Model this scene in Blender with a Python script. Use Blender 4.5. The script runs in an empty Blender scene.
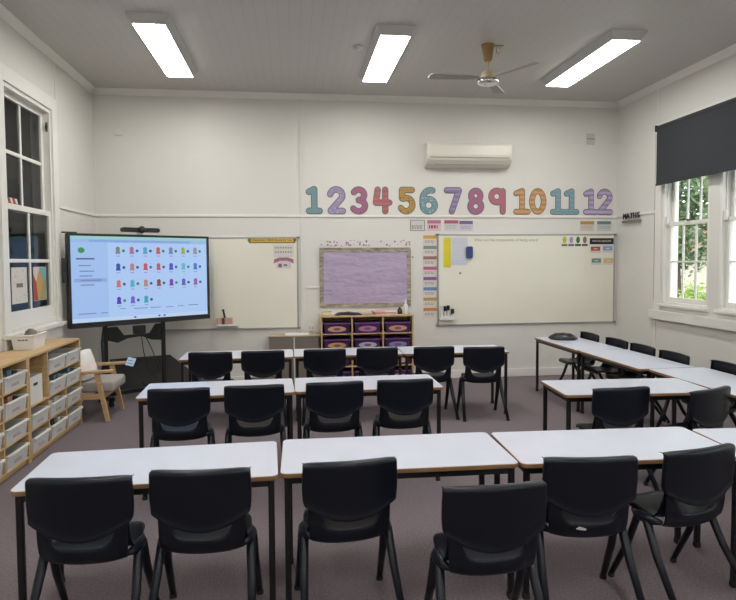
import bpy, bmesh, math, random
from mathutils import Vector, Matrix
R = math.radians
random.seed(7)
S = bpy.context.scene
COL = S.collection

# ---------------------------------------------------------------- camera, world, exposure
cam = bpy.data.cameras.new('camera'); camo = bpy.data.objects.new('camera', cam); COL.objects.link(camo)
F_PX, CY = 610.83, 289.86
yaw, pitch, roll = -0.12379, -0.04726, -0.00620
fwd = Vector((-math.sin(yaw)*math.cos(pitch), math.cos(yaw)*math.cos(pitch), math.sin(pitch)))
rgt0 = Vector((math.cos(yaw), math.sin(yaw), 0)); up0 = rgt0.cross(fwd)
rgt = rgt0*math.cos(roll) + up0*math.sin(roll); upv = up0*math.cos(roll) - rgt0*math.sin(roll)
m = Matrix((rgt, upv, -fwd)).transposed().to_4x4(); m.translation = (0, 0, 1.7)
camo.matrix_world = m
cam.sensor_fit = 'HORIZONTAL'; cam.sensor_width = 36; cam.lens = F_PX*36/736
cam.shift_y = -(300-CY)/736
cam.clip_start = .05; cam.clip_end = 200
S.camera = camo
S.view_settings.view_transform = 'Standard'; S.view_settings.look = 'None'
S.view_settings.gamma = 1; S.view_settings.use_curve_mapping = False
S.view_settings.exposure = 0.0
PANEL_POWER = 26.0
SCREEN_POWER = 0.92
w = bpy.data.worlds.new('sky'); S.world = w; w.use_nodes = True
bg = w.node_tree.nodes['Background']
bg.inputs[0].default_value = (.86, .93, 1, 1); bg.inputs[1].default_value = 3.6

# ---------------------------------------------------------------- materials
def mat(name, col, rough=.6, metal=0, noise=None, bump=0, bscale=60, emit=None, spec=.5, stretch=None, trans=0, alpha=1):
    m = bpy.data.materials.new(name); m.use_nodes = True; nt = m.node_tree; b = nt.nodes['Principled BSDF']
    b.inputs['Base Color'].default_value = (*col, 1); b.inputs['Roughness'].default_value = rough
    b.inputs['Metallic'].default_value = metal; b.inputs['Specular IOR Level'].default_value = spec
    if trans: b.inputs['Transmission Weight'].default_value = trans
    if alpha < 1: b.inputs['Alpha'].default_value = alpha
    if emit is not None:
        b.inputs['Emission Color'].default_value = (*col, 1); b.inputs['Emission Strength'].default_value = emit
    if noise or bump:
        tc = nt.nodes.new('ShaderNodeTexCoord'); mp = nt.nodes.new('ShaderNodeMapping')
        nt.links.new(tc.outputs['Object'], mp.inputs[0])
        if stretch: mp.inputs['Scale'].default_value = stretch
    if noise:
        sc, col2, lo, hi = noise
        n = nt.nodes.new('ShaderNodeTexNoise'); n.inputs['Scale'].default_value = sc; n.inputs['Detail'].default_value = 5
        nt.links.new(mp.outputs[0], n.inputs[0])
        r = nt.nodes.new('ShaderNodeValToRGB'); r.color_ramp.elements[0].position = lo; r.color_ramp.elements[1].position = hi
        r.color_ramp.elements[0].color = (*col, 1); r.color_ramp.elements[1].color = (*col2, 1)
        nt.links.new(n.outputs[0], r.inputs[0]); nt.links.new(r.outputs[0], b.inputs['Base Color'])
    if bump:
        n2 = nt.nodes.new('ShaderNodeTexNoise'); n2.inputs['Scale'].default_value = bscale; n2.inputs['Detail'].default_value = 4
        nt.links.new(mp.outputs[0], n2.inputs[0])
        bp = nt.nodes.new('ShaderNodeBump'); bp.inputs['Strength'].default_value = bump; bp.inputs['Distance'].default_value = .01
        nt.links.new(n2.outputs[0], bp.inputs['Height']); nt.links.new(bp.outputs[0], b.inputs['Normal'])
    return m

def grooved(name, col, dark, pitch_, axis='X', rough=.6):
    """painted tongue-and-groove boards"""
    m = mat(name, col, rough); nt = m.node_tree; b = nt.nodes['Principled BSDF']
    tc = nt.nodes.new('ShaderNodeTexCoord'); sp = nt.nodes.new('ShaderNodeSeparateXYZ'); nt.links.new(tc.outputs['Object'], sp.inputs[0])
    d = nt.nodes.new('ShaderNodeMath'); d.operation = 'DIVIDE'; d.inputs[1].default_value = pitch_; nt.links.new(sp.outputs[axis], d.inputs[0])
    f = nt.nodes.new('ShaderNodeMath'); f.operation = 'FRACT'; nt.links.new(d.outputs[0], f.inputs[0])
    r = nt.nodes.new('ShaderNodeValToRGB'); e = r.color_ramp.elements
    e[0].position = 0; e[0].color = (*dark, 1); e[1].position = .12; e[1].color = (*col, 1)
    nt.links.new(f.outputs[0], r.inputs[0]); nt.links.new(r.outputs[0], b.inputs['Base Color'])
    bp = nt.nodes.new('ShaderNodeBump'); bp.inputs['Strength'].default_value = .5; bp.inputs['Distance'].default_value = .006
    nt.links.new(r.outputs[0], bp.inputs['Height']); nt.links.new(bp.outputs[0], b.inputs['Normal'])
    return m

def dotted(name, base, cols, scale, size, rough=.7, flat_=(1, 0, 1)):
    m = mat(name, base, rough); nt = m.node_tree; b = nt.nodes['Principled BSDF']
    tc = nt.nodes.new('ShaderNodeTexCoord'); v = nt.nodes.new('ShaderNodeTexVoronoi'); v.inputs['Scale'].default_value = scale
    v.inputs['Randomness'].default_value = .6
    mp = nt.nodes.new('ShaderNodeMapping'); mp.inputs['Scale'].default_value = flat_; nt.links.new(tc.outputs['Object'], mp.inputs[0]); nt.links.new(mp.outputs[0], v.inputs['Vector'])
    lt = nt.nodes.new('ShaderNodeMath'); lt.operation = 'LESS_THAN'; lt.inputs[1].default_value = size; nt.links.new(v.outputs['Distance'], lt.inputs[0])
    r = nt.nodes.new('ShaderNodeValToRGB'); r.color_ramp.interpolation = 'CONSTANT'
    while len(r.color_ramp.elements) < len(cols): r.color_ramp.elements.new(.5)
    for i, c in enumerate(cols): r.color_ramp.elements[i].position = i/len(cols); r.color_ramp.elements[i].color = (*c, 1)
    sp = nt.nodes.new('ShaderNodeSeparateXYZ'); nt.links.new(v.outputs['Color'], sp.inputs[0]); nt.links.new(sp.outputs[0], r.inputs[0])
    mx = nt.nodes.new('ShaderNodeMix'); mx.data_type = 'RGBA'; mx.inputs[6].default_value = (*base, 1)
    nt.links.new(lt.outputs[0], mx.inputs[0]); nt.links.new(r.outputs[0], mx.inputs[7]); nt.links.new(mx.outputs[2], b.inputs['Base Color'])
    return m

M = {}
M['wall'] = mat('wall_paint', (.70, .685, .64), .5, noise=(1.5, (.68, .665, .62), .35, .7), bump=.05, bscale=30)
M['trim'] = mat('trim_paint', (.76, .745, .70), .4)
M['ceil'] = grooved('ceiling_boards', (.55, .53, .505), (.49, .47, .45), .105, 'X', .5)
M['carpet'] = mat('carpet', (.155, .127, .137), .95, noise=(90, (.28, .235, .25), .3, .75), bump=.6, bscale=400, spec=.1)
M['chair'] = mat('chair_plastic', (.0035, .0055, .0115), .33, spec=.32, bump=.08, bscale=300)
M['chair_leg'] = mat('chair_leg_plastic', (.006, .0085, .0155), .36, spec=.35)
M['black'] = mat('black_steel', (.005, .005, .006), .4)
M['blackpl'] = mat('black_plastic', (.012, .012, .014), .35)
M['rubber'] = mat('rubber', (.02, .02, .02), .8)
M['lam'] = mat('white_laminate', (.575, .605, .70), .28, noise=(6, (.55, .58, .67), .35, .7))
M['ply'] = mat('desk_edge_wood', (.22, .11, .045), .5, noise=(12, (.32, .18, .08), .3, .7), stretch=(1, 1, 20))
M['pine'] = mat('pine_wood', (.50, .33, .15), .5, noise=(7, (.60, .42, .22), .3, .7), stretch=(1, .15, 6))
M['oak'] = mat('chair_wood', (.52, .33, .15), .45, noise=(10, (.62, .42, .22), .3, .7), stretch=(.3, .3, 6))
M['white'] = mat('white_plastic', (.72, .71, .68), .45)
M['tray'] = mat('white_tray_plastic', (.66, .67, .66), .4)
M['card'] = mat('white_card', (.74, .73, .70), .7)
M['alu'] = mat('aluminium', (.42, .43, .44), .35, .7)
M['chrome'] = mat('chrome', (.7, .7, .7), .15, 1)
M['board'] = mat('whiteboard_surface', (.79, .77, .66), .22, noise=(1.2, (.76, .74, .63), .35, .7))
M['lilac'] = mat('lilac_paper', (.42, .335, .48), .75, noise=(2.5, (.455, .37, .52), .35, .7), bump=1.0, bscale=2.2, stretch=(1, 1, 2.2)); M['lilac'].node_tree.nodes['Bump'].inputs['Distance'].default_value = .06
M['weather'] = mat('weathered_wood_border', (.20, .165, .115), .7, noise=(9, (.46, .41, .33), .35, .65), stretch=(1, 1, 4))
M['ac'] = mat('aircon_cream', (.68, .66, .58), .3)
M['acdark'] = mat('aircon_shade', (.22, .21, .19), .6)
M['panel'] = mat('light_diffuser', (1, .985, .95), .5, emit=PANEL_POWER)
M['housing'] = mat('light_housing', (.52, .51, .50), .5)
M['glass'] = mat('window_glass', (1, 1, 1), .02, trans=1, spec=.5); M['glass'].node_tree.nodes['Principled BSDF'].inputs['IOR'].default_value = 1.05
M['dglass'] = mat('corridor_window_glass', (.6, .62, .62), .03, trans=1, spec=.6); M['dglass'].node_tree.nodes['Principled BSDF'].inputs['IOR'].default_value = 1.16
M['blind'] = mat('blind_fabric', (.028, .031, .036), .85, bump=.2, bscale=400)
M['fab'] = mat('seat_fabric', (.36, .33, .30), .9, noise=(150, (.43, .40, .37), .3, .7), bump=.3, bscale=300)
M['pillow'] = mat('pastel_pillow', (.80, .66, .62), .9, noise=(8, (.76, .78, .74), .35, .55))
M['darkboard'] = mat('charcoal_board', (.038, .036, .036), .85, noise=(4, (.048, .046, .045), .3, .7))
M['fanyel'] = mat('fan_wood', (.34, .20, .065), .45)
M['fanbeige'] = mat('fan_beige', (.50, .40, .27), .4)
M['fanblade'] = mat('fan_blade', (.30, .285, .265), .45)
M['purple'] = mat('purple_tray', (.045, .012, .065), .4)
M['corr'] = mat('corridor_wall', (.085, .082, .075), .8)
M['leaf1'] = mat('leaf_dark', (.10, .16, .07), .6, noise=(3, (.24, .32, .16), .35, .65))  # lighter second tone puts overexposed haze into the leaf colour
M['leaf2'] = mat('leaf_bright', (.22, .34, .06), .6, noise=(3, (.38, .46, .12), .35, .65))
M['leaf3'] = mat('leaf_pale', (.26, .32, .22), .6, noise=(3, (.42, .46, .36), .35, .65))  # pale greyish leaves carry the outdoor haze in their colour
M['bark'] = mat('bark', (.12, .09, .06), .9)
M['grass'] = mat('grass', (.16, .24, .06), .9, noise=(5, (.28, .32, .10), .35, .65))
M['brick'] = mat('outside_wall', (.52, .30, .24), .8)
M['roof'] = mat('outside_roof', (.30, .12, .09), .8)
_cm = {}
def C_(r, g, b, rough=.65):
    """plain painted / printed colour given in sRGB 0-255"""
    k = (r, g, b, rough)
    if k not in _cm:
        lin = lambda c: ((c/255+.055)/1.055)**2.4 if c > 10 else c/255/12.92
        _cm[k] = mat('print_%d_%d_%d' % (r, g, b), (lin(r), lin(g), lin(b)), rough)
    return _cm[k]
_em = {}
def E_(r, g, b):
    k = (r, g, b)
    if k not in _em:
        lin = lambda c: ((c/255+.055)/1.055)**2.4 if c > 10 else c/255/12.92
        mm = mat('screen_%d_%d_%d' % k, (lin(r), lin(g), lin(b)), .3, emit=SCREEN_POWER)
        mm.node_tree.nodes['Principled BSDF'].inputs['Base Color'].default_value = (.01, .01, .01, 1)
        _em[k] = mm
    return _em[k]

# ---------------------------------------------------------------- mesh helpers
class MB:
    def __init__(s): s.bm = bmesh.new()
    def box(s, x0, x1, y0, y1, z0, z1):
        vs = [s.bm.verts.new((x, y, z)) for z in (z0, z1) for x, y in ((x0, y0), (x1, y0), (x1, y1), (x0, y1))]
        for f in ((3, 2, 1, 0), (4, 5, 6, 7), (0, 1, 5, 4), (1, 2, 6, 5), (2, 3, 7, 6), (3, 0, 4, 7)): s.bm.faces.new([vs[i] for i in f])
        return s
    def prism(s, pts, h0, h1, axis='z'):
        """extrude a polygon; pts in the two other axes"""
        def P(a, b, h): return (a, b, h) if axis == 'z' else ((a, h, b) if axis == 'y' else (h, a, b))
        lo = [s.bm.verts.new(P(a, b, h0)) for a, b in pts]; hi = [s.bm.verts.new(P(a, b, h1)) for a, b in pts]
        s.bm.faces.new(lo[::-1]); s.bm.faces.new(hi); n = len(pts)
        for i in range(n): s.bm.faces.new((lo[i], lo[(i+1) % n], hi[(i+1) % n], hi[i]))
        return s
    def tube(s, pts, rad, n=10, ell=1.0, cap=True):
        pts = [Vector(p) for p in pts]
        if not hasattr(rad, '__len__'): rad = [rad]*len(pts)
        rings = []; prev = None
        for i, p in enumerate(pts):
            d = ((pts[min(i+1, len(pts)-1)]-p).normalized() + (p-pts[max(i-1, 0)]).normalized()).normalized()
            ref = prev if prev is not None else (Vector((1, 0, 0)) if abs(d.x) < .8 else Vector((0, 1, 0)))
            a = (ref - d*ref.dot(d)).normalized(); b = d.cross(a); prev = a
            rings.append([s.bm.verts.new(p + (a*math.cos(2*math.pi*k/n) + b*math.sin(2*math.pi*k/n)*ell)*rad[i]) for k in range(n)])
        for r0, r1 in zip(rings, rings[1:]):
            for k in range(n): s.bm.faces.new((r0[k], r0[(k+1) % n], r1[(k+1) % n], r1[k]))
        if cap: s.bm.faces.new(rings[0][::-1]); s.bm.faces.new(rings[-1])
        return s
    def lathe(s, prof, n=20, c=(0, 0, 0)):
        rings = []
        for r, z in prof: rings.append([s.bm.verts.new((c[0]+r*math.cos(2*math.pi*k/n), c[1]+r*math.sin(2*math.pi*k/n), c[2]+z)) for k in range(n)])
        for r0, r1 in zip(rings, rings[1:]):
            for k in range(n): s.bm.faces.new((r0[k], r0[(k+1) % n], r1[(k+1) % n], r1[k]))
        s.bm.faces.new(rings[0][::-1]); s.bm.faces.new(rings[-1]); return s
    def grid(s, rows):
        g = [[s.bm.verts.new(p) for p in r] for r in rows]
        for a, b in zip(g, g[1:]):
            for i in range(len(a)-1): s.bm.faces.new((a[i], a[i+1], b[i+1], b[i]))
        return s
    def xf(s, mtx): bmesh.ops.transform(s.bm, matrix=mtx, verts=s.bm.verts[:]); return s
    def build(s, name, m, parent=None, bevel=0, smooth=False, seg=2, label=None):
        bmesh.ops.recalc_face_normals(s.bm, faces=s.bm.faces[:])
        me = bpy.data.meshes.new(name); s.bm.to_mesh(me); s.bm.free()
        me.materials.append(m); o = bpy.data.objects.new(name, me); COL.objects.link(o)
        if parent: o.parent = parent
        if bevel:
            md = o.modifiers.new('bevel', 'BEVEL'); md.width = bevel; md.segments = seg; md.limit_method = 'ANGLE'
            md.harden_normals = False
        if smooth:
            for p in me.polygons: p.use_smooth = True
        if label: o['label'] = label
        return o

def bake(o):
    dg = bpy.context.evaluated_depsgraph_get(); dg.update()
    me = bpy.data.meshes.new_from_object(o.evaluated_get(dg)); old = o.data; o.modifiers.clear(); o.data = me; me.name = old.name+'_shape'
    return o

def tag(o, label=None, cat=None, group=None, kind=None):
    if label: o['label'] = label
    if cat: o['category'] = cat
    if group: o['group'] = group
    if kind: o['kind'] = kind
    return o
def thing(name, label, cat, loc=(0, 0, 0), rz=0, group=None):
    o = bpy.data.objects.new(name, None); COL.objects.link(o); o.location = loc; o.rotation_euler = (0, 0, rz); o.empty_display_size = .1
    return tag(o, label, cat, group)
def struct(name, mb, m, bevel=0): return tag(mb.build(name, m, None, bevel), kind='structure')
def dup(root, loc, rz, label, group=None):
    r = root.copy(); COL.objects.link(r); r.location = loc; r.rotation_euler = (0, 0, rz); r['label'] = label
    if group: r['group'] = group
    for ch in list(root.children):
        c = ch.copy(); COL.objects.link(c); c.parent = r
        for g in list(ch.children):
            d = g.copy(); COL.objects.link(d); d.parent = c
    return r
def rrect(x0, x1, y0, y1, r, n=5):
    out = []
    for cx, cy, a0 in ((x1-r, y1-r, 0), (x0+r, y1-r, 90), (x0+r, y0+r, 180), (x1-r, y0+r, 270)):
        for k in range(n+1):
            a = R(a0+90*k/n); out.append((cx+r*math.cos(a), cy+r*math.sin(a)))
    return out
def text_obj(name, s, size, m, parent, mtx, extrude=.001, offset=0, align='CENTER'):
    cu = bpy.data.curves.new(name, 'FONT'); cu.body = s; cu.size = size; cu.extrude = extrude; cu.offset = offset
    cu.align_x = align; cu.align_y = 'CENTER'; cu.resolution_u = 3
    t = bpy.data.objects.new(name+'_tmp', cu); COL.objects.link(t)
    dg = bpy.context.evaluated_depsgraph_get(); dg.update()
    me = bpy.data.meshes.new_from_object(t.evaluated_get(dg)); bpy.data.objects.remove(t)
    me.transform(mtx); me.materials.clear(); me.materials.append(m)
    o = bpy.data.objects.new(name, me); COL.objects.link(o)
    if parent: o.parent = parent
    return o

# ---------------------------------------------------------------- the room
XL, XR, YB, YF, ZC = -2.588, 4.785, 8.558, -2.6, 3.991
T = .2
struct('floor', MB().box(XL, XR, YF, YB, -.05, 0), M['carpet'])
struct('ceiling', MB().box(XL, XR, YF, YB, ZC, ZC+.06), M['ceil'])
struct('wall_back', MB().box(XL-T, XR+T, YB, YB+T, -.05, ZC+.06), M['wall'])
struct('wall_front', MB().box(XL-T, XR+T, YF-T, YF, -.05, ZC+.06), M['wall'])
def side_wall(name, xa, xb, holes):
    """holes: (y0,y1,z0,z1), sorted in y"""
    mb = MB(); y = YF
    for (a, b, z0, z1) in holes:
        mb.box(xa, xb, y, a, -.05, ZC+.06); mb.box(xa, xb, a, b, -.05, z0); mb.box(xa, xb, a, b, z1, ZC+.06); y = b
    mb.box(xa, xb, y, YB, -.05, ZC+.06)
    struct(name, mb, M['wall'])
LW = (5.97, 7.10, 1.08, 3.36)
RW = [(.5, 1.4, 1.12, 3.34), (1.58, 2.48, 1.12, 3.34), (5.46, 6.36, 1.12, 3.34), (6.53, 7.43, 1.12, 3.34)]  # first two openings are out of view, added to let in daylight
side_wall('wall_left', XL-T, XL, [LW])
side_wall('wall_right', XR, XR+T, RW)
# skirting, cornice, rails, joints
struct('baseboard_back', MB().box(XL, XR, YB-.022, YB, 0, .115), M['trim'], .004)
struct('baseboard_left', MB().box(XL, XL+.022, YF, YB-.022, 0, .115), M['trim'], .004)
struct('baseboard_right', MB().box(XR-.022, XR, YF, YB-.022, 0, .115), M['trim'], .004)
cor = [(0, 0), (0, -.075), (.012, -.07), (.03, -.045), (.05, -.02), (.06, -.012), (.065, 0)]
struct('trim_1', MB().prism([(YB-a, ZC+b) for a, b in cor], XL, XR, 'x'), M['trim'])
struct('trim_2', MB().prism([(XL+a, ZC+b) for a, b in cor], YF, YB-.065, 'y'), M['trim'])
struct('trim_3', MB().prism([(XR-a, ZC+b) for a, b in cor], YF, YB-.065, 'y'), M['trim'])
RZ = 2.325
struct('trim_4', MB().box(XL, XR, YB-.016, YB, RZ-.014, RZ+.02), M['trim'], .004)
struct('trim_5', MB().box(XL, XL+.016, 7.26, YB-.016, RZ-.014, RZ+.02), M['trim'], .004)
struct('trim_6', MB().box(XR-.016, XR, 7.56, YB-.016, RZ-.014, RZ+.02), M['trim'], .004)
struct('trim_7', MB().box(.125, .165, YB-.013, YB, .115, RZ-.014).box(.125, .165, YB-.013, YB, RZ+.02, ZC-.07), M['wall'], .002)
struct('trim_8', MB().box(XL, XL+.008, 7.245, 7.275, 3.50, ZC-.07), M['trim'], .003)
struct('trim_9', MB().box(XR-.008, XR, 7.545, 7.575, 3.50, ZC-.07).box(XR-.008, XR, 7.545, 7.575, .115, .90), M['trim'], .003)
struct('trim_10', MB().box(.21, .385, YB-.014, YB, 1.325, 1.35), M['trim'], .003)

# ---- windows
def sash(mb, x0, x1, y0, y1, z0, z1, st, top, bot, ny, nz, mw=.022):
    mb.box(x0, x1, y0, y0+st, z0, z1); mb.box(x0, x1, y1-st, y1, z0, z1)
    mb.box(x0, x1, y0+st, y1-st, z0, z0+bot); mb.box(x0, x1, y0+st, y1-st, z1-top, z1)
    xa, xb = x0+(x1-x0)*.2, x1-(x1-x0)*.2
    for i in range(1, ny):
        y = y0+st+(y1-y0-2*st)*i/ny; mb.box(xa, xb, y-mw/2, y+mw/2, z0+bot, z1-top)
    for i in range(1, nz):
        z = z0+bot+(z1-z0-top-bot)*i/nz; mb.box(xa-.001, xb+.001, y0+st, y1-st, z-mw/2, z+mw/2)
def window_obj(n, parts):
    o = bpy.data.objects.new('window_%d' % n, None); COL.objects.link(o); o['kind'] = 'structure'
    for nm, mb, mt in parts: mb.build(nm, mt, o, .003 if nm != 'glass' else 0)
    return o
# left (corridor) window
fr = MB()
y0, y1, z0, z1 = LW
fr.box(XL-T, XL, y0, y0+.03, z0, z1).box(XL-T, XL, y1-.03, y1, z0, z1).box(XL-T, XL, y0+.03, y1-.03, z1-.04, z1).box(XL-T, XL, y0+.03, y1-.03, z0, z0+.03)
arch = MB().box(XL, XL+.022, y0-.12, y0, z0-.03, z1+.14).box(XL, XL+.022, y1, y1+.14, z0-.03, z1+.14).box(XL, XL+.022, y0, y1, z1, z1+.14)
sill = MB().box(XL, XL+.07, y0-.14, y1+.16, z0-.07, z0-.03).box(XL, XL+.022, y0-.12, y1+.14, z0-.20, z0-.07)
lo = MB(); sash(lo, XL-.06, XL-.015, y0+.03, y1-.03, z0+.03, 2.26, .05, .055, .13, 2, 2, .035)
hi = MB(); sash(hi, XL-.115, XL-.07, y0+.03, y1-.03, 2.20, z1-.04, .05, .05, .055, 2, 2, .035)
gl = MB().box(XL-.040, XL-.036, y0+.07, y1-.07, z0+.15, 2.21).box(XL-.094, XL-.090, y0+.07, y1-.07, 2.25, z1-.08)
window_obj(1, [('window_frame', fr, M['trim']), ('architrave', arch, M['trim']), ('window_sill', sill, M['trim']), ('lower_sash', lo, M['trim']), ('upper_sash', hi, M['trim']), ('glass', gl, M['dglass'])])
# corridor behind the left window
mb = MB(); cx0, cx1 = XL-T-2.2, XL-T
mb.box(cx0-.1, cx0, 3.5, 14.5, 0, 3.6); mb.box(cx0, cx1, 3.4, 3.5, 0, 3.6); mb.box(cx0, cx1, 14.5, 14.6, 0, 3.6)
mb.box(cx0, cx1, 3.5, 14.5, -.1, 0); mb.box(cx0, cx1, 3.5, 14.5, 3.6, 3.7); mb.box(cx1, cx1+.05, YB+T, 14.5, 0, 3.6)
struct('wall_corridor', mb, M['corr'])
# right windows, including the unseen pair added for daylight
for n, (y0, y1, z0, z1) in enumerate(RW):
    fr = MB()
    fr.box(XR, XR+T, y0, y0+.035, z0, z1).box(XR, XR+T, y1-.035, y1, z0, z1).box(XR, XR+T, y0+.035, y1-.035, z1-.04, z1).box(XR, XR+T+.04, y0+.035, y1-.035, z0, z0+.03)
    fr.box(XR+.045, XR+.055, y0+.035, y0+.05, z0+.03, z1-.04).box(XR+.045, XR+.055, y1-.05, y1-.035, z0+.03, z1-.04)
    lo = MB(); sash(lo, XR+.055, XR+.095, y0+.037, y1-.037, z0+.03, 2.17, .05, .045, .06, 3, 2)
    hi = MB(); sash(hi, XR+.105, XR+.145, y0+.037, y1-.037, 2.125, z1-.04, .05, .05, .045, 3, 2)
    gl = MB().box(XR+.073, XR+.077, y0+.08, y1-.08, z0+.08, 2.13).box(XR+.123, XR+.127, y0+.08, y1-.08, 2.16, z1-.08)
    lk = MB().box(XR+.03, XR+.06, (y0+y1)/2-.02, (y0+y1)/2+.02, 2.17, 2.19)
    lift = MB().box(XR+.02, XR+.05, y1-.075, y1-.035, 2.13, 2.24)
    stool = MB().box(XR-.045, XR+.055, y0-.02, y1+.02, z0-.03, z0)
    window_obj(n+2, [('window_frame', fr, M['trim']), ('lower_sash', lo, M['trim']), ('upper_sash', hi, M['trim']), ('glass', gl, M['glass']), ('sash_lock', lk, M['blackpl']), ('sash_stop', lift, M['trim']), ('window_sill', stool, M['trim'])])
for k, (a, b) in enumerate(((5.32, 7.57), (.36, 2.62))):
    mb = MB().box(XR-.022, XR, b-.13, b, 1.03, 3.47).box(XR-.022, XR, a, a+.13, 1.03, 3.47).box(XR-.022, XR, a+.13, b-.13, 3.34, 3.47)
    mb.box(XR-.06, XR, a-.06, b+.06, .915, 1.03)
    struct('trim_%d' % (11+k), mb, M['trim'], .005)

# ---- outside
struct('ground_outside', MB().box(XR+T, 40, -12, 45, -.75, -.6), M['grass'])
def tree(loc, h, rad, leaf, label, trunk=True, n=2600, ls=.16, z0f=.32, cat='tree', name='garden_tree'):
    t = thing(name, label, cat, loc)
    rr = random.Random(int(loc[0]*100+loc[1]*7))
    if trunk:
        mb = MB().tube([(0, 0, 0), (.05, .03, h*.3), (-.03, .05, h*.6), (0, 0, h*.85)], [.14, .11, .08, .03], 8)
        for k in range(5):
            a = rr.random()*6.28; z = h*(.35+.1*k); mb.tube([(0, 0, z), (math.cos(a)*rad*.4, math.sin(a)*rad*.4, z+h*.1), (math.cos(a)*rad*.75, math.sin(a)*rad*.75, z+h*.16)], [.05, .035, .012], 6)
        mb.build('trunk', M['bark'], t)
    cl = [Vector((rr.uniform(-1, 1)*rad*.7, rr.uniform(-1, 1)*rad*.7, h*rr.uniform(z0f+.05, .95))) for _ in range(26)]
    mb = MB(); bm = mb.bm
    for i in range(n):
        c = cl[rr.randrange(26)]; d = Vector((rr.gauss(0, 1), rr.gauss(0, 1), rr.gauss(0, 1))).normalized()*rad*.42*rr.random()**.4
        p = c+d; p.z = max(p.z, .1)
        a = Vector((rr.gauss(0, 1), rr.gauss(0, 1), rr.gauss(0, .6))).normalized(); b = a.cross(Vector((rr.gauss(0, 1), rr.gauss(0, 1), rr.gauss(0, 1)))).normalized()
        s_ = ls*rr.uniform(.5, 1.1)
        vs = [bm.verts.new(p-a*s_), bm.verts.new(p+b*s_*.4), bm.verts.new(p+a*s_), bm.verts.new(p-b*s_*.4)]; bm.faces.new(vs)
    mb.build('foliage', leaf, t)
    return t
tree((8.7, 13.0, -.6), 5.6, 1.25, M['leaf1'], 'dark green leafy tree nearest behind the far right window', n=6000, ls=.10)
tree((9.6, 11.0, -.6), 5.8, 1.2, M['leaf1'], 'leafy tree beyond the half hidden window at the right edge', n=6000, ls=.10)
tree((11.8, 18.6, -.6), 7.0, 2.2, M['leaf3'], 'taller paler tree further back, left of the garden house', n=6000, ls=.15)
tree((14.6, 17.6, -.6), 6.6, 1.8, M['leaf3'], 'paler tree further back, right of the garden house', n=5000, ls=.15)
tree((8.0, 11.4, -.6), 1.7, .75, M['leaf2'], 'bright yellow green shrub low behind the far right window', False, 2600, .07, .05, 'shrub', 'garden_shrub')
tree((7.6, 9.6, -.6), 1.8, .75, M['leaf2'], 'bright shrub low behind the window at the right edge', False, 2600, .07, .05, 'shrub', 'garden_shrub')
b = thing('brick_house', 'pale house with a reddish roof glimpsed through the right window', 'house', (19, 27, -.6))
MB().box(-4, 4, -3, 3, 0, 2.6).build('wall', C_(214, 200, 190), b)
MB().prism([(-3.4, 2.6), (3.4, 2.6), (0, 4.1)], -4.4, 4.4, 'x').build('roof', M['roof'], b)
mw = MB()
for yy in (-1.6, .4): mw.box(-4.05, -4.0, yy, yy+1.1, .9, 2.0)
mw.build('window', C_(70, 80, 90), b)

# ---------------------------------------------------------------- ceiling lights
def light(cx, y0, y1, label, grp=None):
    t = thing('ceiling_light', label, 'ceiling light', (cx, (y0+y1)/2, ZC), 0, grp)
    L = (y1-y0)/2
    mb = MB(); bm = mb.bm
    a, bb, za, zb = .195, .150, -.004, -.085
    lo = [bm.verts.new(p) for p in ((-bb, -L+.05, zb), (bb, -L+.05, zb), (bb, L-.05, zb), (-bb, L-.05, zb))]
    hi = [bm.verts.new(p) for p in ((-a, -L, za), (a, -L, za), (a, L, za), (-a, L, za))]
    top = [bm.verts.new((p.co.x, p.co.y, 0)) for p in hi]
    bm.faces.new(lo); bm.faces.new(top)
    for i in range(4):
        j = (i+1) % 4; bm.faces.new((lo[i], lo[j], hi[j], hi[i])); bm.faces.new((hi[i], hi[j], top[j], top[i]))
    mb.build('housing', M['housing'], t, .003)
    MB().box(-.145, .145, -L+.06, L-.06, zb-.005, zb).build('diffuser', M['panel'], t)
light(-1.29, 5.92, 7.66, 'leftmost of the three glowing ceiling panels')
light(1.04, 5.97, 7.62, 'middle ceiling panel, left of the ceiling fan')
light(3.375, 5.84, 7.58, 'glowing ceiling panel right of the ceiling fan')
for k, cx in enumerate((-1.29, 1.04, 3.375)):  # unseen row of panels added to stand in for further room light
    light(cx, 1.9, 3.6, 'added unseen ceiling panel lighting the front desks', 'added ceiling panels above the camera side')
for k, cx in enumerate((-1.29, 1.04, 3.375)):  # another unseen row, added for light from behind
    light(cx, -1.7, 0, 'added unseen ceiling panel giving light from behind the camera', 'added ceiling panels behind the camera')
# fan
t = thing('ceiling_fan', 'old ceiling fan with yellow wooden cup and pale blades', 'ceiling fan', (2.10, 6.41, ZC))
MB().lathe([(.068, 0), (.068, -.02), (.062, -.03), (.045, -.16), (.03, -.175)], 20).build('canopy', M['fanyel'], t, smooth=False)
MB().tube([(0, 0, -.17), (0, 0, -.30)], .011, 10).build('rod', M['fanbeige'], t)
MB().lathe([(.03, -.27), (.06, -.285), (.072, -.31), (.075, -.345), (.075, -.36)], 20).build('motor', M['fanbeige'], t, smooth=True)
MB().lathe([(.07, -.358), (.112, -.366), (.115, -.40), (.10, -.415), (.05, -.425), (.01, -.427)], 24).build('motor_cap', M['chrome'], t, smooth=True, label='chrome cap under the motor')
for k in range(3):
    a = R(-60+120*k)
    mb = MB().prism([(.10, -.02), (.2, -.045), (.60, -.065), (.64, -.04), (.64, .04), (.60, .065), (.2, .045), (.10, .02)], -.352, -.344)
    mb.xf(Matrix.Rotation(a, 4, 'Z')@Matrix.Translation((0, 0, -.35))@Matrix.Rotation(R(8), 4, 'X')@Matrix.Translation((0, 0, .35)))
    mb.build('blade', M['fanblade'], t)
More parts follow.
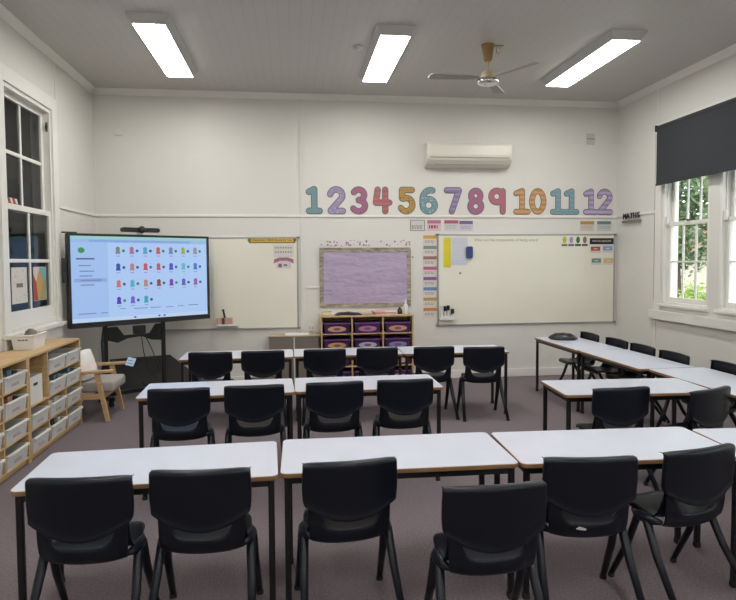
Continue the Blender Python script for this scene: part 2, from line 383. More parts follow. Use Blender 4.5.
t = thing('ceiling_hook', 'small beige plate with a wire loop beside the fan cup', 'hook', (2.22, 6.43, ZC))
MB().box(-.05, .05, -.03, .03, -.015, 0).build('plate', M['fanbeige'], t, .003)
MB().tube([(.02*math.cos(R(a))-.0, 0, -.045+.035*math.sin(R(a))) for a in range(90, 460, 30)], .004, 6).build('wire_loop', M['fanbeige'], t)
t = thing('smoke_detector', 'small round grey sensor beside the middle ceiling panel', 'sensor', (.73, 6.62, ZC))
MB().lathe([(.055, 0), (.055, -.012), (.04, -.028), (.01, -.032)], 20).build('body', M['housing'], t, smooth=True)
MB().lathe([(.012, -.030), (.010, -.036)], 10).build('indicator', M['white'], t)

# ---------------------------------------------------------------- air conditioner
t = thing('air_conditioner', 'cream wall air conditioner high above the coloured numbers', 'air conditioner', (2.485, YB, 3.01))
pf = [(0, 0), (-.06, 0), (-.15, .035), (-.205, .10), (-.215, .16), (-.21, .29), (-.19, .325), (0, .33)]
MB().prism(pf, -.615, .615, 'x').build('body', M['ac'], t, .012, seg=3)
MB().box(-.57, .57, -.2165, -.19, .118, .126).build('panel_gap', M['acdark'], t)
MB().prism([(-.145, .03), (-.20, .088), (-.208, .084), (-.152, .024)], -.53, .53, 'x').build('louvre', M['ac'], t)
MB().prism([(-.148, .0345), (-.155, .042), (-.163, .036), (-.156, .028)], -.50, .50, 'x').build('air_slot', M['acdark'], t)
# plates on the back wall
def plate(x, z, w_, h_, label, cat='switch plate', two=False, name='wall_plate'):
    t = thing(name, label, cat, (x, YB, z))
    MB().box(-w_/2, w_/2, -.018, 0, -h_/2, h_/2).build('plate', M['housing'] if two else M['white'], t, .003)
    if two: MB().box(-w_/2, w_/2, -.021, -.018, -.006, .006).build('seam', M['acdark'], t)
    return t
plate(-2.26, 3.42, .12, .06, 'small white plate high on the back wall near the left corner')
plate(4.36, 3.46, .12, .16, 'two part white box high on the back wall near the right corner', two=True)
t = plate(.257, .775, .075, .10, 'white power point low on the wall left of the purple trays', 'power socket', name='power_socket')
for s in (-1, 1): MB().box(s*.018-.004, s*.018+.004, -.020, -.018, -.02, .01).build('socket_slot', M['acdark'], t)

# ---------------------------------------------------------------- whiteboards
def whiteboard(x0, x1, z0, z1, label):
    t = thing('whiteboard', label, 'whiteboard', ((x0+x1)/2, YB, z0)); w_ = (x1-x0)/2; h = z1-z0
    MB().box(-w_+.012, w_-.012, -.018, 0, .012, h-.012).build('writing_surface', M['board'], t)
    f = MB().box(-w_, w_, -.026, 0, 0, .02).box(-w_, w_, -.026, 0, h-.02, h).box(-w_, -w_+.02, -.026, 0, .02, h-.02).box(w_-.02, w_, -.026, 0, .02, h-.02)
    f.build('frame', M['alu'], t, .003)
    for sx in (-1, 1):
        for zz in (0, h): MB().box(sx*w_-.022, sx*w_+.022, -.030, -.0005, zz-.022 if zz else -.004, zz+.004 if zz else .022).build('corner_cap', M['acdark'], t, .003)
    return t
whiteboard(-1.75, .09, .768, 2.04, 'smaller cream whiteboard half behind the big screen')
wb = whiteboard(2.065, 4.75, .765, 2.078, 'wide cream whiteboard on the right of the back wall')
WY = YB-.018   # front of writing surface
def flat(name, x0, x1, z0, z1, m, label, cat, y=WY, th=.002, group=None, bev=0):
    o = MB().box((x0-x1)/2, (x1-x0)/2, -th, 0, (z0-z1)/2, (z1-z0)/2).build(name, m, None, bev)
    o.location = ((x0+x1)/2, y, (z0+z1)/2); return tag(o, label, cat, group)
XZ = lambda x, y, z: Matrix.Translation((x, y, z))@Matrix.Rotation(R(90), 4, 'X')
text_obj('handwriting', 'What are the components of being smart?', .056, C_(140, 138, 132), wb, XZ(3.085-3.4075, -.0195, 1.99-.765), .0003)
# banner and certificates on left board
t = thing('banner', 'yellow paper banner along the top of the left whiteboard', 'banner', (-.265, WY-.001, 1.995))
MB().prism([(-.335, 0), (-.31, .042), (.31, .042), (.335, 0), (.31, -.042), (-.31, -.042)], -.002, 0, 'y').build('backing', C_(120, 108, 70), t)
MB().box(-.29, .29, -.004, -.002, -.028, .028).build('yellow_panel', C_(205, 172, 70), t)
text_obj('lettering', 'Classroom  2024  Rewards  Star', .042, C_(90, 75, 45), t, XZ(0, -.005, 0), .0004)
t = thing('reward_chart', 'white sheet of small grey marks under the yellow banner', 'chart', (-.11, WY-.001, 1.845))
MB().box(-.14, .14, -.002, 0, -.085, .085).build('sheet', C_(208, 205, 198), t)
mb = MB()
for j in range(2):
    for i in range(7): mb.box(-.115+i*.034, -.095+i*.034, -.003, -.002, .035-j*.06, .055-j*.06)
mb.build('printed_marks', C_(130, 128, 130), t)
t = thing('ribbon_certificate', 'small certificate with a pink ribbon under the grey chart', 'certificate', (-.11, WY-.001, 1.68))
MB().box(-.10, .10, -.002, 0, -.075, .06).build('sheet', C_(205, 196, 198), t)
MB().prism([(-.14, -.01), (-.13, .05), (-.06, .075), (.06, .075), (.13, .05), (.14, -.01), (.10, .01), (.05, .03), (-.05, .03), (-.10, .01)], -.004, -.002, 'y').build('ribbon', C_(165, 105, 130), t)
MB().prism([(-.05+.028*math.cos(R(a)), -.035+.028*math.sin(R(a))) for a in range(0, 360, 30)], -.004, -.002, 'y').build('rosette', C_(140, 95, 110), t)
MB().box(.0, .045, -.003, -.002, -.04, -.02).build('printed_mark', C_(70, 70, 80), t)
# ledge with tiny things on left board
t = thing('marker_ledge', 'small white ledge stuck low on the left whiteboard', 'ledge', (-.885, WY, .835))
MB().box(-.15, .15, -.09, 0, -.01, 0).box(-.15, .15, -.09, -.084, 0, .015).build('tray', M['white'], t, .002)
t = thing('marker_box', 'pinkish striped box of markers on the small white ledge', 'box', (-.92, WY-.045, .835))
for i in range(6): MB().box(-.105+i*.036, -.073+i*.036, -.025, .025, 0, .10).build('carton', C_(196, 160, 150) if i != 2 else C_(95, 60, 60), t, .002)
t = thing('black_marker', 'black marker leaning up out of the pink box', 'marker', (-.915, WY-.04, .936))
mb = MB().tube([(0, 0, 0), (-.02, .01, .09)], .014, 8); mb.build('barrel', M['blackpl'], t)
MB().tube([(-.021, .0105, .0905), (-.026, .013, .115)], .017, 8).build('cap', C_(60, 60, 60), t)

# things on the right whiteboard
flat('yellow_strip', 2.155, 2.255, 1.60, 2.025, C_(212, 200, 20), 'tall yellow paper strip at the left of the wide whiteboard', 'paper strip', WY-.003)
t = thing('name_list_sheet', 'faint pale blue ruled sheet beside the yellow strip', 'paper sheet', (2.385, WY-.001, 1.83))
MB().box(-.12, .12, -.002, 0, -.20, .20).build('sheet', C_(200, 203, 212), t)
mb = MB()
for j in range(10): mb.box(-.10, .10, -.0025, -.002, -.17+j*.037, -.166+j*.037)
mb.build('ruled_lines', C_(186, 188, 200), t)
t = thing('blue_eraser', 'dark blue magnetic eraser on the wide whiteboard', 'eraser', (2.53, WY, 1.815))
mb = MB().prism(rrect(-.048, .048, -.085, .085, .025), -.035, -.012, 'y'); mb.build('handle', C_(45, 70, 120), t, .005)
MB().prism(rrect(-.046, .046, -.083, .083, .023), -.012, 0, 'y').build('felt_pad', C_(35, 45, 75), t)
flat('round_magnet', 2.385, 2.41, 1.505, 1.53, C_(120, 118, 115), 'tiny grey magnet under the pale ruled sheet', 'magnet', WY, .01)
t = thing('marker_holder', 'clear holder of whiteboard markers at the low left corner of the wide whiteboard', 'marker holder', (2.205, WY, .85))
MB().box(-.11, .11, -.06, 0, 0, .006).box(-.11, .11, -.06, -.056, .006, .06).build('tray', M['white'], t, .001)
for i, (x_, h, c) in enumerate(((-.08, .20, (205, 205, 200)), (-.035, .19, (20, 20, 22)), (.01, .20, (18, 18, 20)), (.075, .15, (25, 25, 28)))):
    k = thing('whiteboard_marker', ['whiteboard marker with a grey cap, first from the left in the holder', 'black capped marker second from the left in the holder', 'black capped marker third from the left in the holder', 'shorter black capped marker at the right end of the holder'][i], 'marker', (2.205+x_, WY-.03, .857))
    MB().lathe([(.017, 0), (.017, h-.07)], 10).build('barrel', M['white'], k)
    MB().lathe([(.021, h-.07), (.021, h)], 10).build('cap', C_(*c), k)
for i, (c, c2, nm) in enumerate((((190, 176, 60), (120, 105, 60), 'yellow'), ((165, 150, 175), (90, 100, 130), 'lilac'), ((60, 110, 60), (45, 70, 45), 'green'), ((140, 105, 100), (95, 60, 60), 'brown'))):
    t = thing('award_badge', nm+' award badge in the row on the wide whiteboard', 'badge', (3.965+i*.104, WY-.001, 1.965))
    MB().prism([(.030*math.cos(R(a)), .025+.05*math.sin(R(a))) for a in range(0, 360, 30)], -.003, 0, 'y').build('figure', C_(*c), t)
    MB().box(-.045, .045, -.003, 0, -.065, -.035).build('nameplate', C_(*c2), t)
t = thing('heading_card', 'black heading card at the top right of the wide whiteboard', 'heading card', (4.54, WY-.002, 1.97))
MB().box(-.185, .185, -.003, 0, -.045, .045).build('card', C_(22, 22, 24), t)
text_obj('lettering', 'MATHS GROUPS', .040, C_(210, 210, 205), t, XZ(0, -.0045, 0), .0004)
for i, (x_, z_, c, nm) in enumerate(((4.445, 1.85, (165, 75, 75), 'red'), (4.635, 1.855, (125, 160, 205), 'light blue'), (4.46, 1.675, (105, 140, 125), 'grey green'), (4.65, 1.675, (215, 180, 110), 'pale orange'))):
    t = thing('group_card', nm+' group card below the black heading card', 'card', (x_, WY-.001, z_))
    MB().box(-.082, .082, -.002, 0, -.052, .05).build('border', C_(205, 200, 198), t)
    MB().box(-.07, .07, -.004, -.002, -.02, .04).build('colour_panel', C_(*c), t)
    MB().box(-.03, .03, -.0045, -.004, .003, .013).build('printed_word', C_(225, 225, 222), t)

# ---------------------------------------------------------------- pinboard and wall cards
t = thing('pinboard', 'lilac paper pinboard framed in weathered wood border', 'pinboard', (1.03, YB, 1.055))
MB().box(-.62, .62, -.015, 0, .02, .81).build('lilac_paper', M['lilac'], t)
MB().box(-.645, .645, -.02, 0, 0, .05).box(-.645, .645, -.02, 0, .77, .83).box(-.645, -.59, -.02, 0, .05, .77).box(.59, .645, -.02, 0, .05, .77).build('border', M['weather'], t)
MB().box(-.645, .645, -.026, -.020, .818, .832).box(-.647, -.635, -.026, -.020, 0, .818).box(.635, .647, -.026, -.020, 0, .818).build('frame_edge', M['weather'], t)
M['dots'] = dotted('dotted_border', (.68, .65, .64), [(.35, .12, .25), (.45, .33, .10), (.20, .13, .35), (.45, .25, .3)], 24, .33)
flat('dotted_border_strip', .385, 1.675, 1.905, 1.995, M['dots'], 'white border strip with coloured dots above the lilac pinboard', 'border strip', YB, .004)
flat('wall_hook', 1.70, 1.715, 1.74, 1.76, C_(80, 75, 70), 'tiny dark hook on the wall right of the lilac pinboard', 'hook', YB, .02)

# the numbers
def arc(cx, cy, rx, ry, a0, a1, n=12): return [(cx+rx*math.cos(R(a0+(a1-a0)*i/n)), cy+ry*math.sin(R(a0+(a1-a0)*i/n))) for i in range(n+1)]
DG = {  # strokes inside a unit box: x 0..0.62, z 0..1 (centre lines)
 '1': [[(.08, .80), (.30, .90), (.30, .10)], [(.08, .10), (.52, .10)]],
 '2': [arc(.30, .68, .22, .22, 170, -30) + [(.10, .12)], [(.10, .10), (.54, .10)]],
 '3': [arc(.28, .70, .20, .20, 150, -90), arc(.28, .30, .23, .21, 90, -150)],
 '4': [[(.16, .90), (.10, .42), (.56, .42)], [(.42, .90), (.42, .10)]],
 '5': [[(.50, .90), (.12, .90), (.12, .58)], arc(.28, .35, .24, .25, 120, -150)],
 '6': [arc(.30, .33, .21, .23, 0, 360, 18), [(.09, .33)] + arc(.36, .56, .27, .34, 180, 75, 8)],
 '7': [[(.10, .90), (.54, .90), (.28, .10)]],
 '8': [arc(.30, .70, .18, .19, 0, 360, 18), arc(.30, .30, .21, .21, 0, 360, 18)],
 '9': [arc(.28, .68, .20, .22, 0, 360, 18), [(.50, .88), (.50, .10)]],
 '0': [arc(.31, .50, .22, .40, 0, 360, 20)]}
def capsule(mb, a, b, r, h0, h1):
    a = Vector(a); b = Vector(b); d = b-a; th = math.atan2(d.y, d.x); pts = []
    for k in range(7): an = th-math.pi/2+math.pi*k/6; pts.append((b.x+r*math.cos(an), b.y+r*math.sin(an)))
    for k in range(7): an = th+math.pi/2+math.pi*k/6; pts.append((a.x+r*math.cos(an), a.y+r*math.sin(an)))
    mb.prism(pts, h0, h1, 'y')
TEAL, LIL, PNK, COR, GLD, BLU = (118, 148, 154), (152, 138, 170), (162, 104, 132), (170, 112, 108), (176, 138, 72), (132, 158, 166)
def nummat(c, c2, kind):
    lin = lambda q: tuple(((v/255+.055)/1.055)**2.4 for v in q)
    if kind == 'dots': return dotted('number_%d_%d_%d' % c, lin(c), [lin(c2)], 28, .3)
    mm = mat('number_%d_%d_%d_s' % c, lin(c), .7); nt = mm.node_tree; b_ = nt.nodes['Principled BSDF']
    tc = nt.nodes.new('ShaderNodeTexCoord'); wv = nt.nodes.new('ShaderNodeTexWave'); wv.bands_direction = 'Z'; wv.inputs['Scale'].default_value = 4.5; wv.inputs['Distortion'].default_value = 1.5
    nt.links.new(tc.outputs['Object'], wv.inputs[0]); r = nt.nodes.new('ShaderNodeValToRGB')
    r.color_ramp.elements[0].position = .45; r.color_ramp.elements[1].position = .55
    r.color_ramp.elements[0].color = (*lin(c), 1); r.color_ramp.elements[1].color = (*lin(c2), 1)
    nt.links.new(wv.outputs[0], r.inputs[0]); nt.links.new(r.outputs[0], b_.inputs['Base Color']); return mm
nums = [('1', .22, .428, TEAL, (105, 148, 158), 'dots', 'teal'), ('2', .511, .749, LIL, (190, 175, 210), 'dots', 'lilac dotted'), ('3', .833, 1.073, PNK, (160, 85, 125), 'dots', 'pink'), ('4', 1.143, 1.40, COR, (170, 95, 98), 'stripe', 'coral'),
        ('5', 1.514, 1.744, GLD, (120, 90, 60), 'dots', 'golden dotted'), ('6', 1.816, 2.077, TEAL, (165, 195, 200), 'dots', 'blue green dotted'), ('7', 2.165, 2.414, LIL, (135, 115, 160), 'stripe', 'lilac'), ('8', 2.517, 2.753, PNK, (150, 90, 130), 'dots', 'magenta pink'),
        ('9', 2.828, 3.081, COR, (180, 100, 130), 'stripe', 'coral pink'), ('10', 3.201, 3.685, GLD, (205, 150, 110), 'stripe', 'golden'), ('11', 3.761, 4.191, BLU, (115, 155, 165), 'stripe', 'pale blue'), ('12', 4.269, 4.704, LIL, (185, 165, 205), 'stripe', 'lilac striped')]
for s, x0, x1, c, c2, kd, cn in nums:
    t = thing('number_cutout', '%s paper number %s above the rail on the back wall' % (cn, s), 'number', ((x0+x1)/2, YB, 2.362))
    H = .375; nd = len(s); adv = .58
    W = (.62+adv*(nd-1)); sx = (x1-x0)/W
    for nm, r, h0, h1, m_ in (('outline', .125, -.004, 0, C_(100, 102, 108)), ('face', .094, -.0095, -.0065, nummat(c, c2, kd))):
        mb = MB(); q_ = 0
        for i, ch in enumerate(s):
            for st in DG[ch]:
                for a, b_ in zip(st, st[1:]):
                    f = lambda p: ((p[0]+i*adv-W/2)*sx, p[1]*H)
                    q_ += 1; capsule(mb, f(a), f(b_), r*H*(.98 if nd == 1 else .92), h0-q_*.00005, h1)
        mb.build(nm, m_, t)

# small wall posters
def poster(x0, x1, z0, z1, label, head, body, marks=None, border=None, y=YB, name='wall_poster', cat='poster'):
    t = thing(name, label, cat, ((x0+x1)/2, y, (z0+z1)/2)); w_, h = (x1-x0)/2, (z1-z0)/2
    MB().box(-w_, w_, -.003, 0, -h, h).build('sheet', C_(*(border or body)), t)
    if border: MB().box(-w_+.015, w_-.015, -.005, -.003, -h+.012, h-.012).build('panel', C_(*body), t)
    if head: MB().box(-w_+.004, w_-.004, -.005, -.003, h-.05, h-.004).build('heading', C_(*head), t)
    if marks:
        mb = MB(); rr = random.Random(int(x0*1000)); xx = -w_+.03
        for j in range(marks[1]):
            xx = -w_+.025; zz = h-.075-(2*h-.1)*j/max(1, marks[1])
            while xx < w_-.05:
                l = rr.uniform(.012, .035); mb.box(xx, xx+l, -.0062, -.005, zz-marks[2], zz); xx += l+.012
        mb.build('printed_lines', C_(*marks[0]), t)
    return t
poster(1.671, 1.888, 2.121, 2.277, 'grey framed poster with dark squiggles, left of the pink poster', None, (205, 203, 198), ((125, 120, 125), 3, .012), (140, 142, 140))
poster(1.917, 2.121, 2.121, 2.278, 'pink poster with red heading and red writing', (178, 110, 130), (212, 188, 192), ((165, 60, 85), 1, .045))
poster(2.165, 2.378, 2.121, 2.278, 'white poster with a deep pink heading stripe', (175, 85, 115), (205, 203, 202), ((165, 170, 165), 3, .008))
poster(2.385, 2.591, 2.121, 2.270, 'pale lavender poster with a dark violet heading stripe', (112, 100, 130), (203, 196, 212), ((150, 130, 170), 3, .008))
poster(4.21, 4.429, 2.121, 2.268, 'small poster with an ochre heading stripe above the wide whiteboard', (180, 140, 75), (205, 196, 186), ((190, 150, 140), 2, .01))
poster(4.474, 4.695, 2.121, 2.268, 'small poster with a grey teal heading stripe near the corner', (105, 130, 135), (195, 200, 200), ((150, 160, 165), 2, .01))
hc = [((205, 160, 70), 'ochre yellow'), ((125, 145, 140), 'grey teal'), ((150, 110, 100), 'brown'), ((185, 95, 130), 'pink'), ((135, 90, 150), 'purple'), ((105, 135, 180), 'blue'), ((185, 155, 100), 'tan'), ((200, 130, 75), 'orange')]
for i, (c, nm) in enumerate(hc):
    z1_ = 2.062-i*.1478
    poster(1.859, 2.06, z1_-.143, z1_, 'timetable card with %s heading in the column left of the wide whiteboard' % nm, c, (212, 206, 198), ((165, 150, 150), 2, .014), name='timetable_card', cat='card')
# MATHS word on the right wall
t = thing('maths_sign', 'dark MATHS letters on a strip on the right wall rail', 'sign', (XR-.018, 8.12, 2.30))
MB().box(-.025, 0, -.23, .23, -.075, -.045).build('strip', C_(125, 122, 118), t)
mxr = Matrix.Translation((-.012, 0, .01))@Matrix(((0, 0, -1, 0), (-1, 0, 0, 0), (0, 1, 0, 0), (0, 0, 0, 1)))
for i, ch in enumerate('MATHS'):
    text_obj('letter', ch, .12, C_(38, 37, 38), t, Matrix.Translation((0, .175-.088*i, 0))@mxr, .006, .0)

# ---------------------------------------------------------------- roller blind
def blind(ya, yb, label):
    t = thing('roller_blind', label, 'blind', (XR-.022, (ya+yb)/2, 3.38)); h = (yb-ya)/2
    MB().tube([(-.055, -h, 0), (-.055, h, 0)], .036, 14).build('roller', M['blind'], t)
    MB().box(-.084, -.080, -h+.02, h-.02, -.715, .01).build('fabric', M['blind'], t)
    MB().box(-.091, -.073, -h+.02, h-.02, -.735, -.712).build('hem_bar', M['blind'], t, .003)
    for s in (-1, 1): MB().box(-.095, 0, s*h-.005 if s > 0 else -h-.01, s*h+.01 if s > 0 else -h+.005, -.04, .04).build('bracket', M['blackpl'], t, .003)
blind(5.36, 7.44, 'charcoal roller blind half lowered over the right windows')
blind(.40, 2.58, 'added charcoal roller blind over the unseen added windows')  # added out of view together with the daylight window pair
t = thing('blind_cord', 'thin pale cord hanging beside the right window', 'cord', (XR-.012, 7.585, 0))
MB().tube([(0, 0, 3.33), (0, .005, 2.2), (0, 0, 1.18)], .004, 6).build('cord', C_(150, 148, 145), t)
MB().lathe([(.008, 1.13), (.010, 1.18)], 8).build('cord_weight', M['white'], t)

# ---------------------------------------------------------------- desks
def make_desk(label):
    W, D, H = 1.178, .565, .6965
    t = thing('desk', label, 'desk', (0, 0, 0), 0, 'classroom desks')
    a = MB().prism(rrect(-W/2+.003, W/2-.003, -D/2+.003, D/2-.003, .032), H-.0025, H); bake(a.build('desktop', M['lam'], t, .001))
    a = MB().prism(rrect(-W/2, W/2, -D/2, D/2, .035), H-.023, H-.0025); bake(a.build('edge_band', M['ply'], t, .003))
    f = MB(); x_, y_ = W/2-.035, D/2-.035; z0_, z1_ = H-.058, H-.026
    for s in (-1, 1):
        f.box(-x_+.014, x_-.014, s*y_-.011, s*y_+.011, z0_, z1_); f.box(s*x_-.011, s*x_+.011, -y_+.014, y_-.014, z0_, z1_)
    f.build('frame', M['black'], t)
    for sx in (-1, 1):
        for sy in (-1, 1):
            l = MB().box(sx*x_-.015, sx*x_+.015, sy*y_-.015, sy*y_+.015, .012, H-.026)
            lo_ = bake(l.build('leg', M['black'], t, .006))
            bake(MB().box(sx*x_-.017, sx*x_+.017, sy*y_-.017, sy*y_+.017, 0, .03).build('foot_cap', M['rubber'], lo_, .004))
    return t
desks = [(-.672, 3.115, 2.1, 'white topped desk at the left end of the nearest row'),
 (.524, 3.148, -.7, 'white topped desk second from the left in the nearest row'),
 (1.712, 3.105, -2.2, 'white topped desk third from the left in the nearest row'),
 (2.895, 2.99, -3.5, 'desk cut off by the right edge in the nearest row'),
 (-.585, 4.95, 2.2, 'white topped desk at the left of the middle row'),
 (.600, 4.98, 0, 'white topped desk at the right of the middle row'),
 (-.585, 6.72, .5, 'left desk of the back row nearest the screen'),
 (.600, 6.74, 0, 'middle desk of the back row in front of the purple trays'),
 (1.785, 6.72, -1.5, 'right hand desk of the back row facing the wide whiteboard'),
 (2.612, 4.52, -3.5, 'desk jutting in from the side run, between nearest row and wall desks')]
d0 = None
for i, (x_, y_, a, lb) in enumerate(desks):
    if not d0: d0 = make_desk(lb); d0.location = (x_, y_, 0); d0.rotation_euler = (0, 0, R(a))
    else: dup(d0, (x_, y_, 0), R(a), lb)
for x_, y_, a, lb in ((3.40, 6.985, 91, 'far desk of the side run with the black case on it'), (3.425, 5.80, 90.5, 'middle desk of the side run along the window wall'), (3.505, 4.612, 90, 'nearest desk of the side run along the window wall')):
    dup(d0, (x_, y_, 0), R(a), lb)

# ---------------------------------------------------------------- chairs
def make_chair(label):
    t = thing('school_chair', label, 'chair', (0, 0, 0), 0, 'charcoal plastic school chairs')
    us = [-1, -.975, -.9, -.8, -.7, -.58, -.3, 0, .3, .58, .7, .8, .9, .975, 1]
    # backrest: a shallow shell whose rims turn forward
    vs = [0, .03, .10, .3, .5, .7, .9, .95, .975, 1]
    rows = []
    def back(u, v):
        au = abs(u); zb = .494+.090*min(au, .85)**2+.24*max(0, au-.85)**1.3; zt = .775-.007*au**8
        z = zb+(zt-zb)*v
        hw = .2225-.006*max(0, v-.5)-.006*max(0, .2-v)*5
        y = -.150-.022*(z-.49)/.285+.030*u*u-.008
        y += .011*max(0, (v-.95)/.05)-.010*max(0, 1-v/.10)
        return Vector((u*hw, y, z))
    for v in [-1]+vs+[2]:
        r = []
        for u in [-2]+us+[2]:
            uu = max(-1, min(1, u)); vv = max(0, min(1, v)); p = back(uu, vv)
            if v == 2: p.y += .028; p.z -= .001
            if v == -1: p.y += .012; p.z += .002
            if abs(u) == 2: p.y += .026
            r.append(p)
        rows.append(r)
    o = MB().grid(rows).build('backrest', M['chair'], t, smooth=True)
    md = o.modifiers.new('s', 'SOLIDIFY'); md.thickness = .008; md.offset = 0
    md = o.modifiers.new('b', 'SUBSURF'); md.levels = 1; md.render_levels = 1; bake(o)
    # seat with lumbar lip, rear apron and side uprights
    prof = [(-.100, .374, .178), (-.128, .386, .188), (-.142, .42, .193), (-.143, .452, .195), (-.136, .455, .195), (-.122, .432, .194), (-.09, .420, .195),
            (-.03, .416, .197), (.06, .420, .198), (.14, .430, .194), (.185, .433, .184), (.210, .424, .172), (.213, .402, .168)]
    rows = []
    for k, (y, z, hw) in enumerate(prof):
        r = []
        for u in us:
            au = abs(u); x = u*hw; yy = y; zz = z
            if k <= 1: zz += .016*au**3
            if k in (3, 4): zz += .018*au*au
            if k in (2, 3, 4, 5):
                e = max(0, min(1, (au-.62)/.20)); e = e*e*(3-2*e)
                zz += e*{2: .05, 3: .125, 4: .125, 5: .10}[k]
            if k == 6: zz += .02*max(0, (au-.8)/.2)
            if k <= 6: yy += .024*u*u
            if k > 6: zz += .006*au**3-(.0 if au < .97 else .014*(1 if au == 1 else .3))
            if k >= 9: yy -= .022*au**6*(1 if k > 9 else .5)
            r.append((x, yy, zz))
        rows.append(r)
    o = MB().grid(rows).build('seat', M['chair'], t, smooth=True)
    md = o.modifiers.new('s', 'SOLIDIFY'); md.thickness = .009; md.offset = 0
    md = o.modifiers.new('b', 'SUBSURF'); md.levels = 1; md.render_levels = 1; bake(o)
    # side hips that carry the legs
    for s in (-1, 1):
        mb = MB().tube([(s*.180, -.085, .405), (s*.192, -.05, .403), (s*.200, -.01, .400), (s*.202, .05, .400), (s*.19, .10, .408)], [.010, .020, .027, .025, .010], 10)
        o = mb.build('leg_socket', M['chair_leg'], t, smooth=True)
        for (fx, fy) in ((.218, .215), (.232, -.25)):
            d = 1 if fy > 0 else -1
            path = [(s*.205, .015+d*.012, .405), (s*.206, .018+d*.035, .385), (s*(.206+.4*(fx-.206)), .02+(fy-.02)*.42, .24), (s*fx, fy, .018)]
            l = MB().tube(path, [.020, .0225, .0205, .0165], 12, .82).build('leg', M['chair_leg'], t, smooth=True)
            MB().tube([(s*fx, fy, .020), (s*fx, fy, 0)], [.0185, .0185], 12, .85).build('foot_cap', M['rubber'], l)
    return t
# (x, y of the top middle of the backrest, turn, label)
ch = [
 (-.925, 2.70, -3, 'charcoal chair at the left end of the nearest row'),
 (-.42, 2.73, -3, 'charcoal chair second from the left in the nearest row'),
 (.262, 2.755, 5, 'charcoal chair third from the left in the nearest row, slightly turned'),
 (.825, 2.37, 1.5, 'charcoal chair pulled back nearest the camera, fourth from the left'),
 (1.38, 2.645, -5, 'charcoal chair with a white scuff on its lower back'),
 (1.985, 2.70, 13, 'charcoal chair turned inward at the right edge of the nearest row'),
 (-.835, 4.555, 1, 'charcoal chair at the left end of the middle row'),
 (-.29, 4.585, 1, 'charcoal chair second from the left in the middle row'),
 (.32, 4.615, 4, 'charcoal chair third from the left in the middle row'),
 (.87, 4.63, 1, 'charcoal chair at the right end of the middle row'),
 (-.845, 6.36, -4, 'charcoal chair at the left end of the back row by the screen'),
 (-.31, 6.372, 0, 'charcoal chair second from the left in the back row'),
 (.335, 6.38, 0, 'charcoal chair third from the left in the back row, left of the purple tray middle'),
 (.895, 6.39, 0, 'charcoal chair fourth from the left in the back row'),
 (1.51, 6.37, 0, 'charcoal chair fifth from the left in the back row'),
 (2.03, 6.27, -4, 'charcoal chair at the right end of the back row, standing free with visible legs'),
 (2.36, 4.09, 3, 'charcoal chair at the jutting desk, square to it'),
 (2.975, 3.96, 22, 'charcoal chair at the jutting desk, turned at an angle'),
 (3.755, 7.27, 90, 'charcoal chair farthest away along the window wall'),
 (3.775, 6.66, 91, 'charcoal chair second farthest along the window wall'),
 (3.78, 6.14, 90, 'charcoal chair third farthest along the window wall'),
 (3.785, 5.60, 91, 'charcoal chair fourth farthest along the window wall'),
 (3.865, 4.94, 88, 'charcoal chair along the window wall cut off by the right edge')]
c0 = None
for x_, y_, a, lb in ch:
    ar = R(a); loc = (x_-.17*math.sin(ar), y_+.17*math.cos(ar), 0)
    if not c0: c0 = make_chair(lb); c0.location = loc; c0.rotation_euler = (0, 0, ar)
    else:
        r = dup(c0, loc, ar, lb)
        if 'scuff' in lb:
            MB().prism([(-.07, .436), (-.055, .446), (-.035, .440), (-.022, .434), (-.028, .428), (-.05, .431)], -.1515, -.146, 'y').build('scuff_mark', C_(190, 190, 190), r)

# black case on far side desk
t = thing('black_case', 'soft black zip case lying on the far side desk', 'case', (3.38, 7.30, .6965), R(-30))
mb = MB(); n = 24
prof = [(0, 0), (.15, .0), (.18, .02), (.16, .042), (.12, .066), (.06, .078), (.005, .08)]
mb.lathe([(max(r, .002), z) for r, z in prof], n); mb.xf(Matrix.Diagonal((1, .62, 1, 1)))
mb.build('shell', M['blackpl'], t, smooth=True)
MB().tube([(.18*math.cos(R(a)), .112*math.sin(R(a)), .021) for a in range(0, 361, 15)], .004, 6).build('zip', C_(70, 70, 72), t)
for s in (-1, 1): MB().tube([(-.10, s*.03, .070), (0, s*.034, .079), (.10, s*.03, .070)], .005, 6).build('strap', C_(50, 50, 52), t)

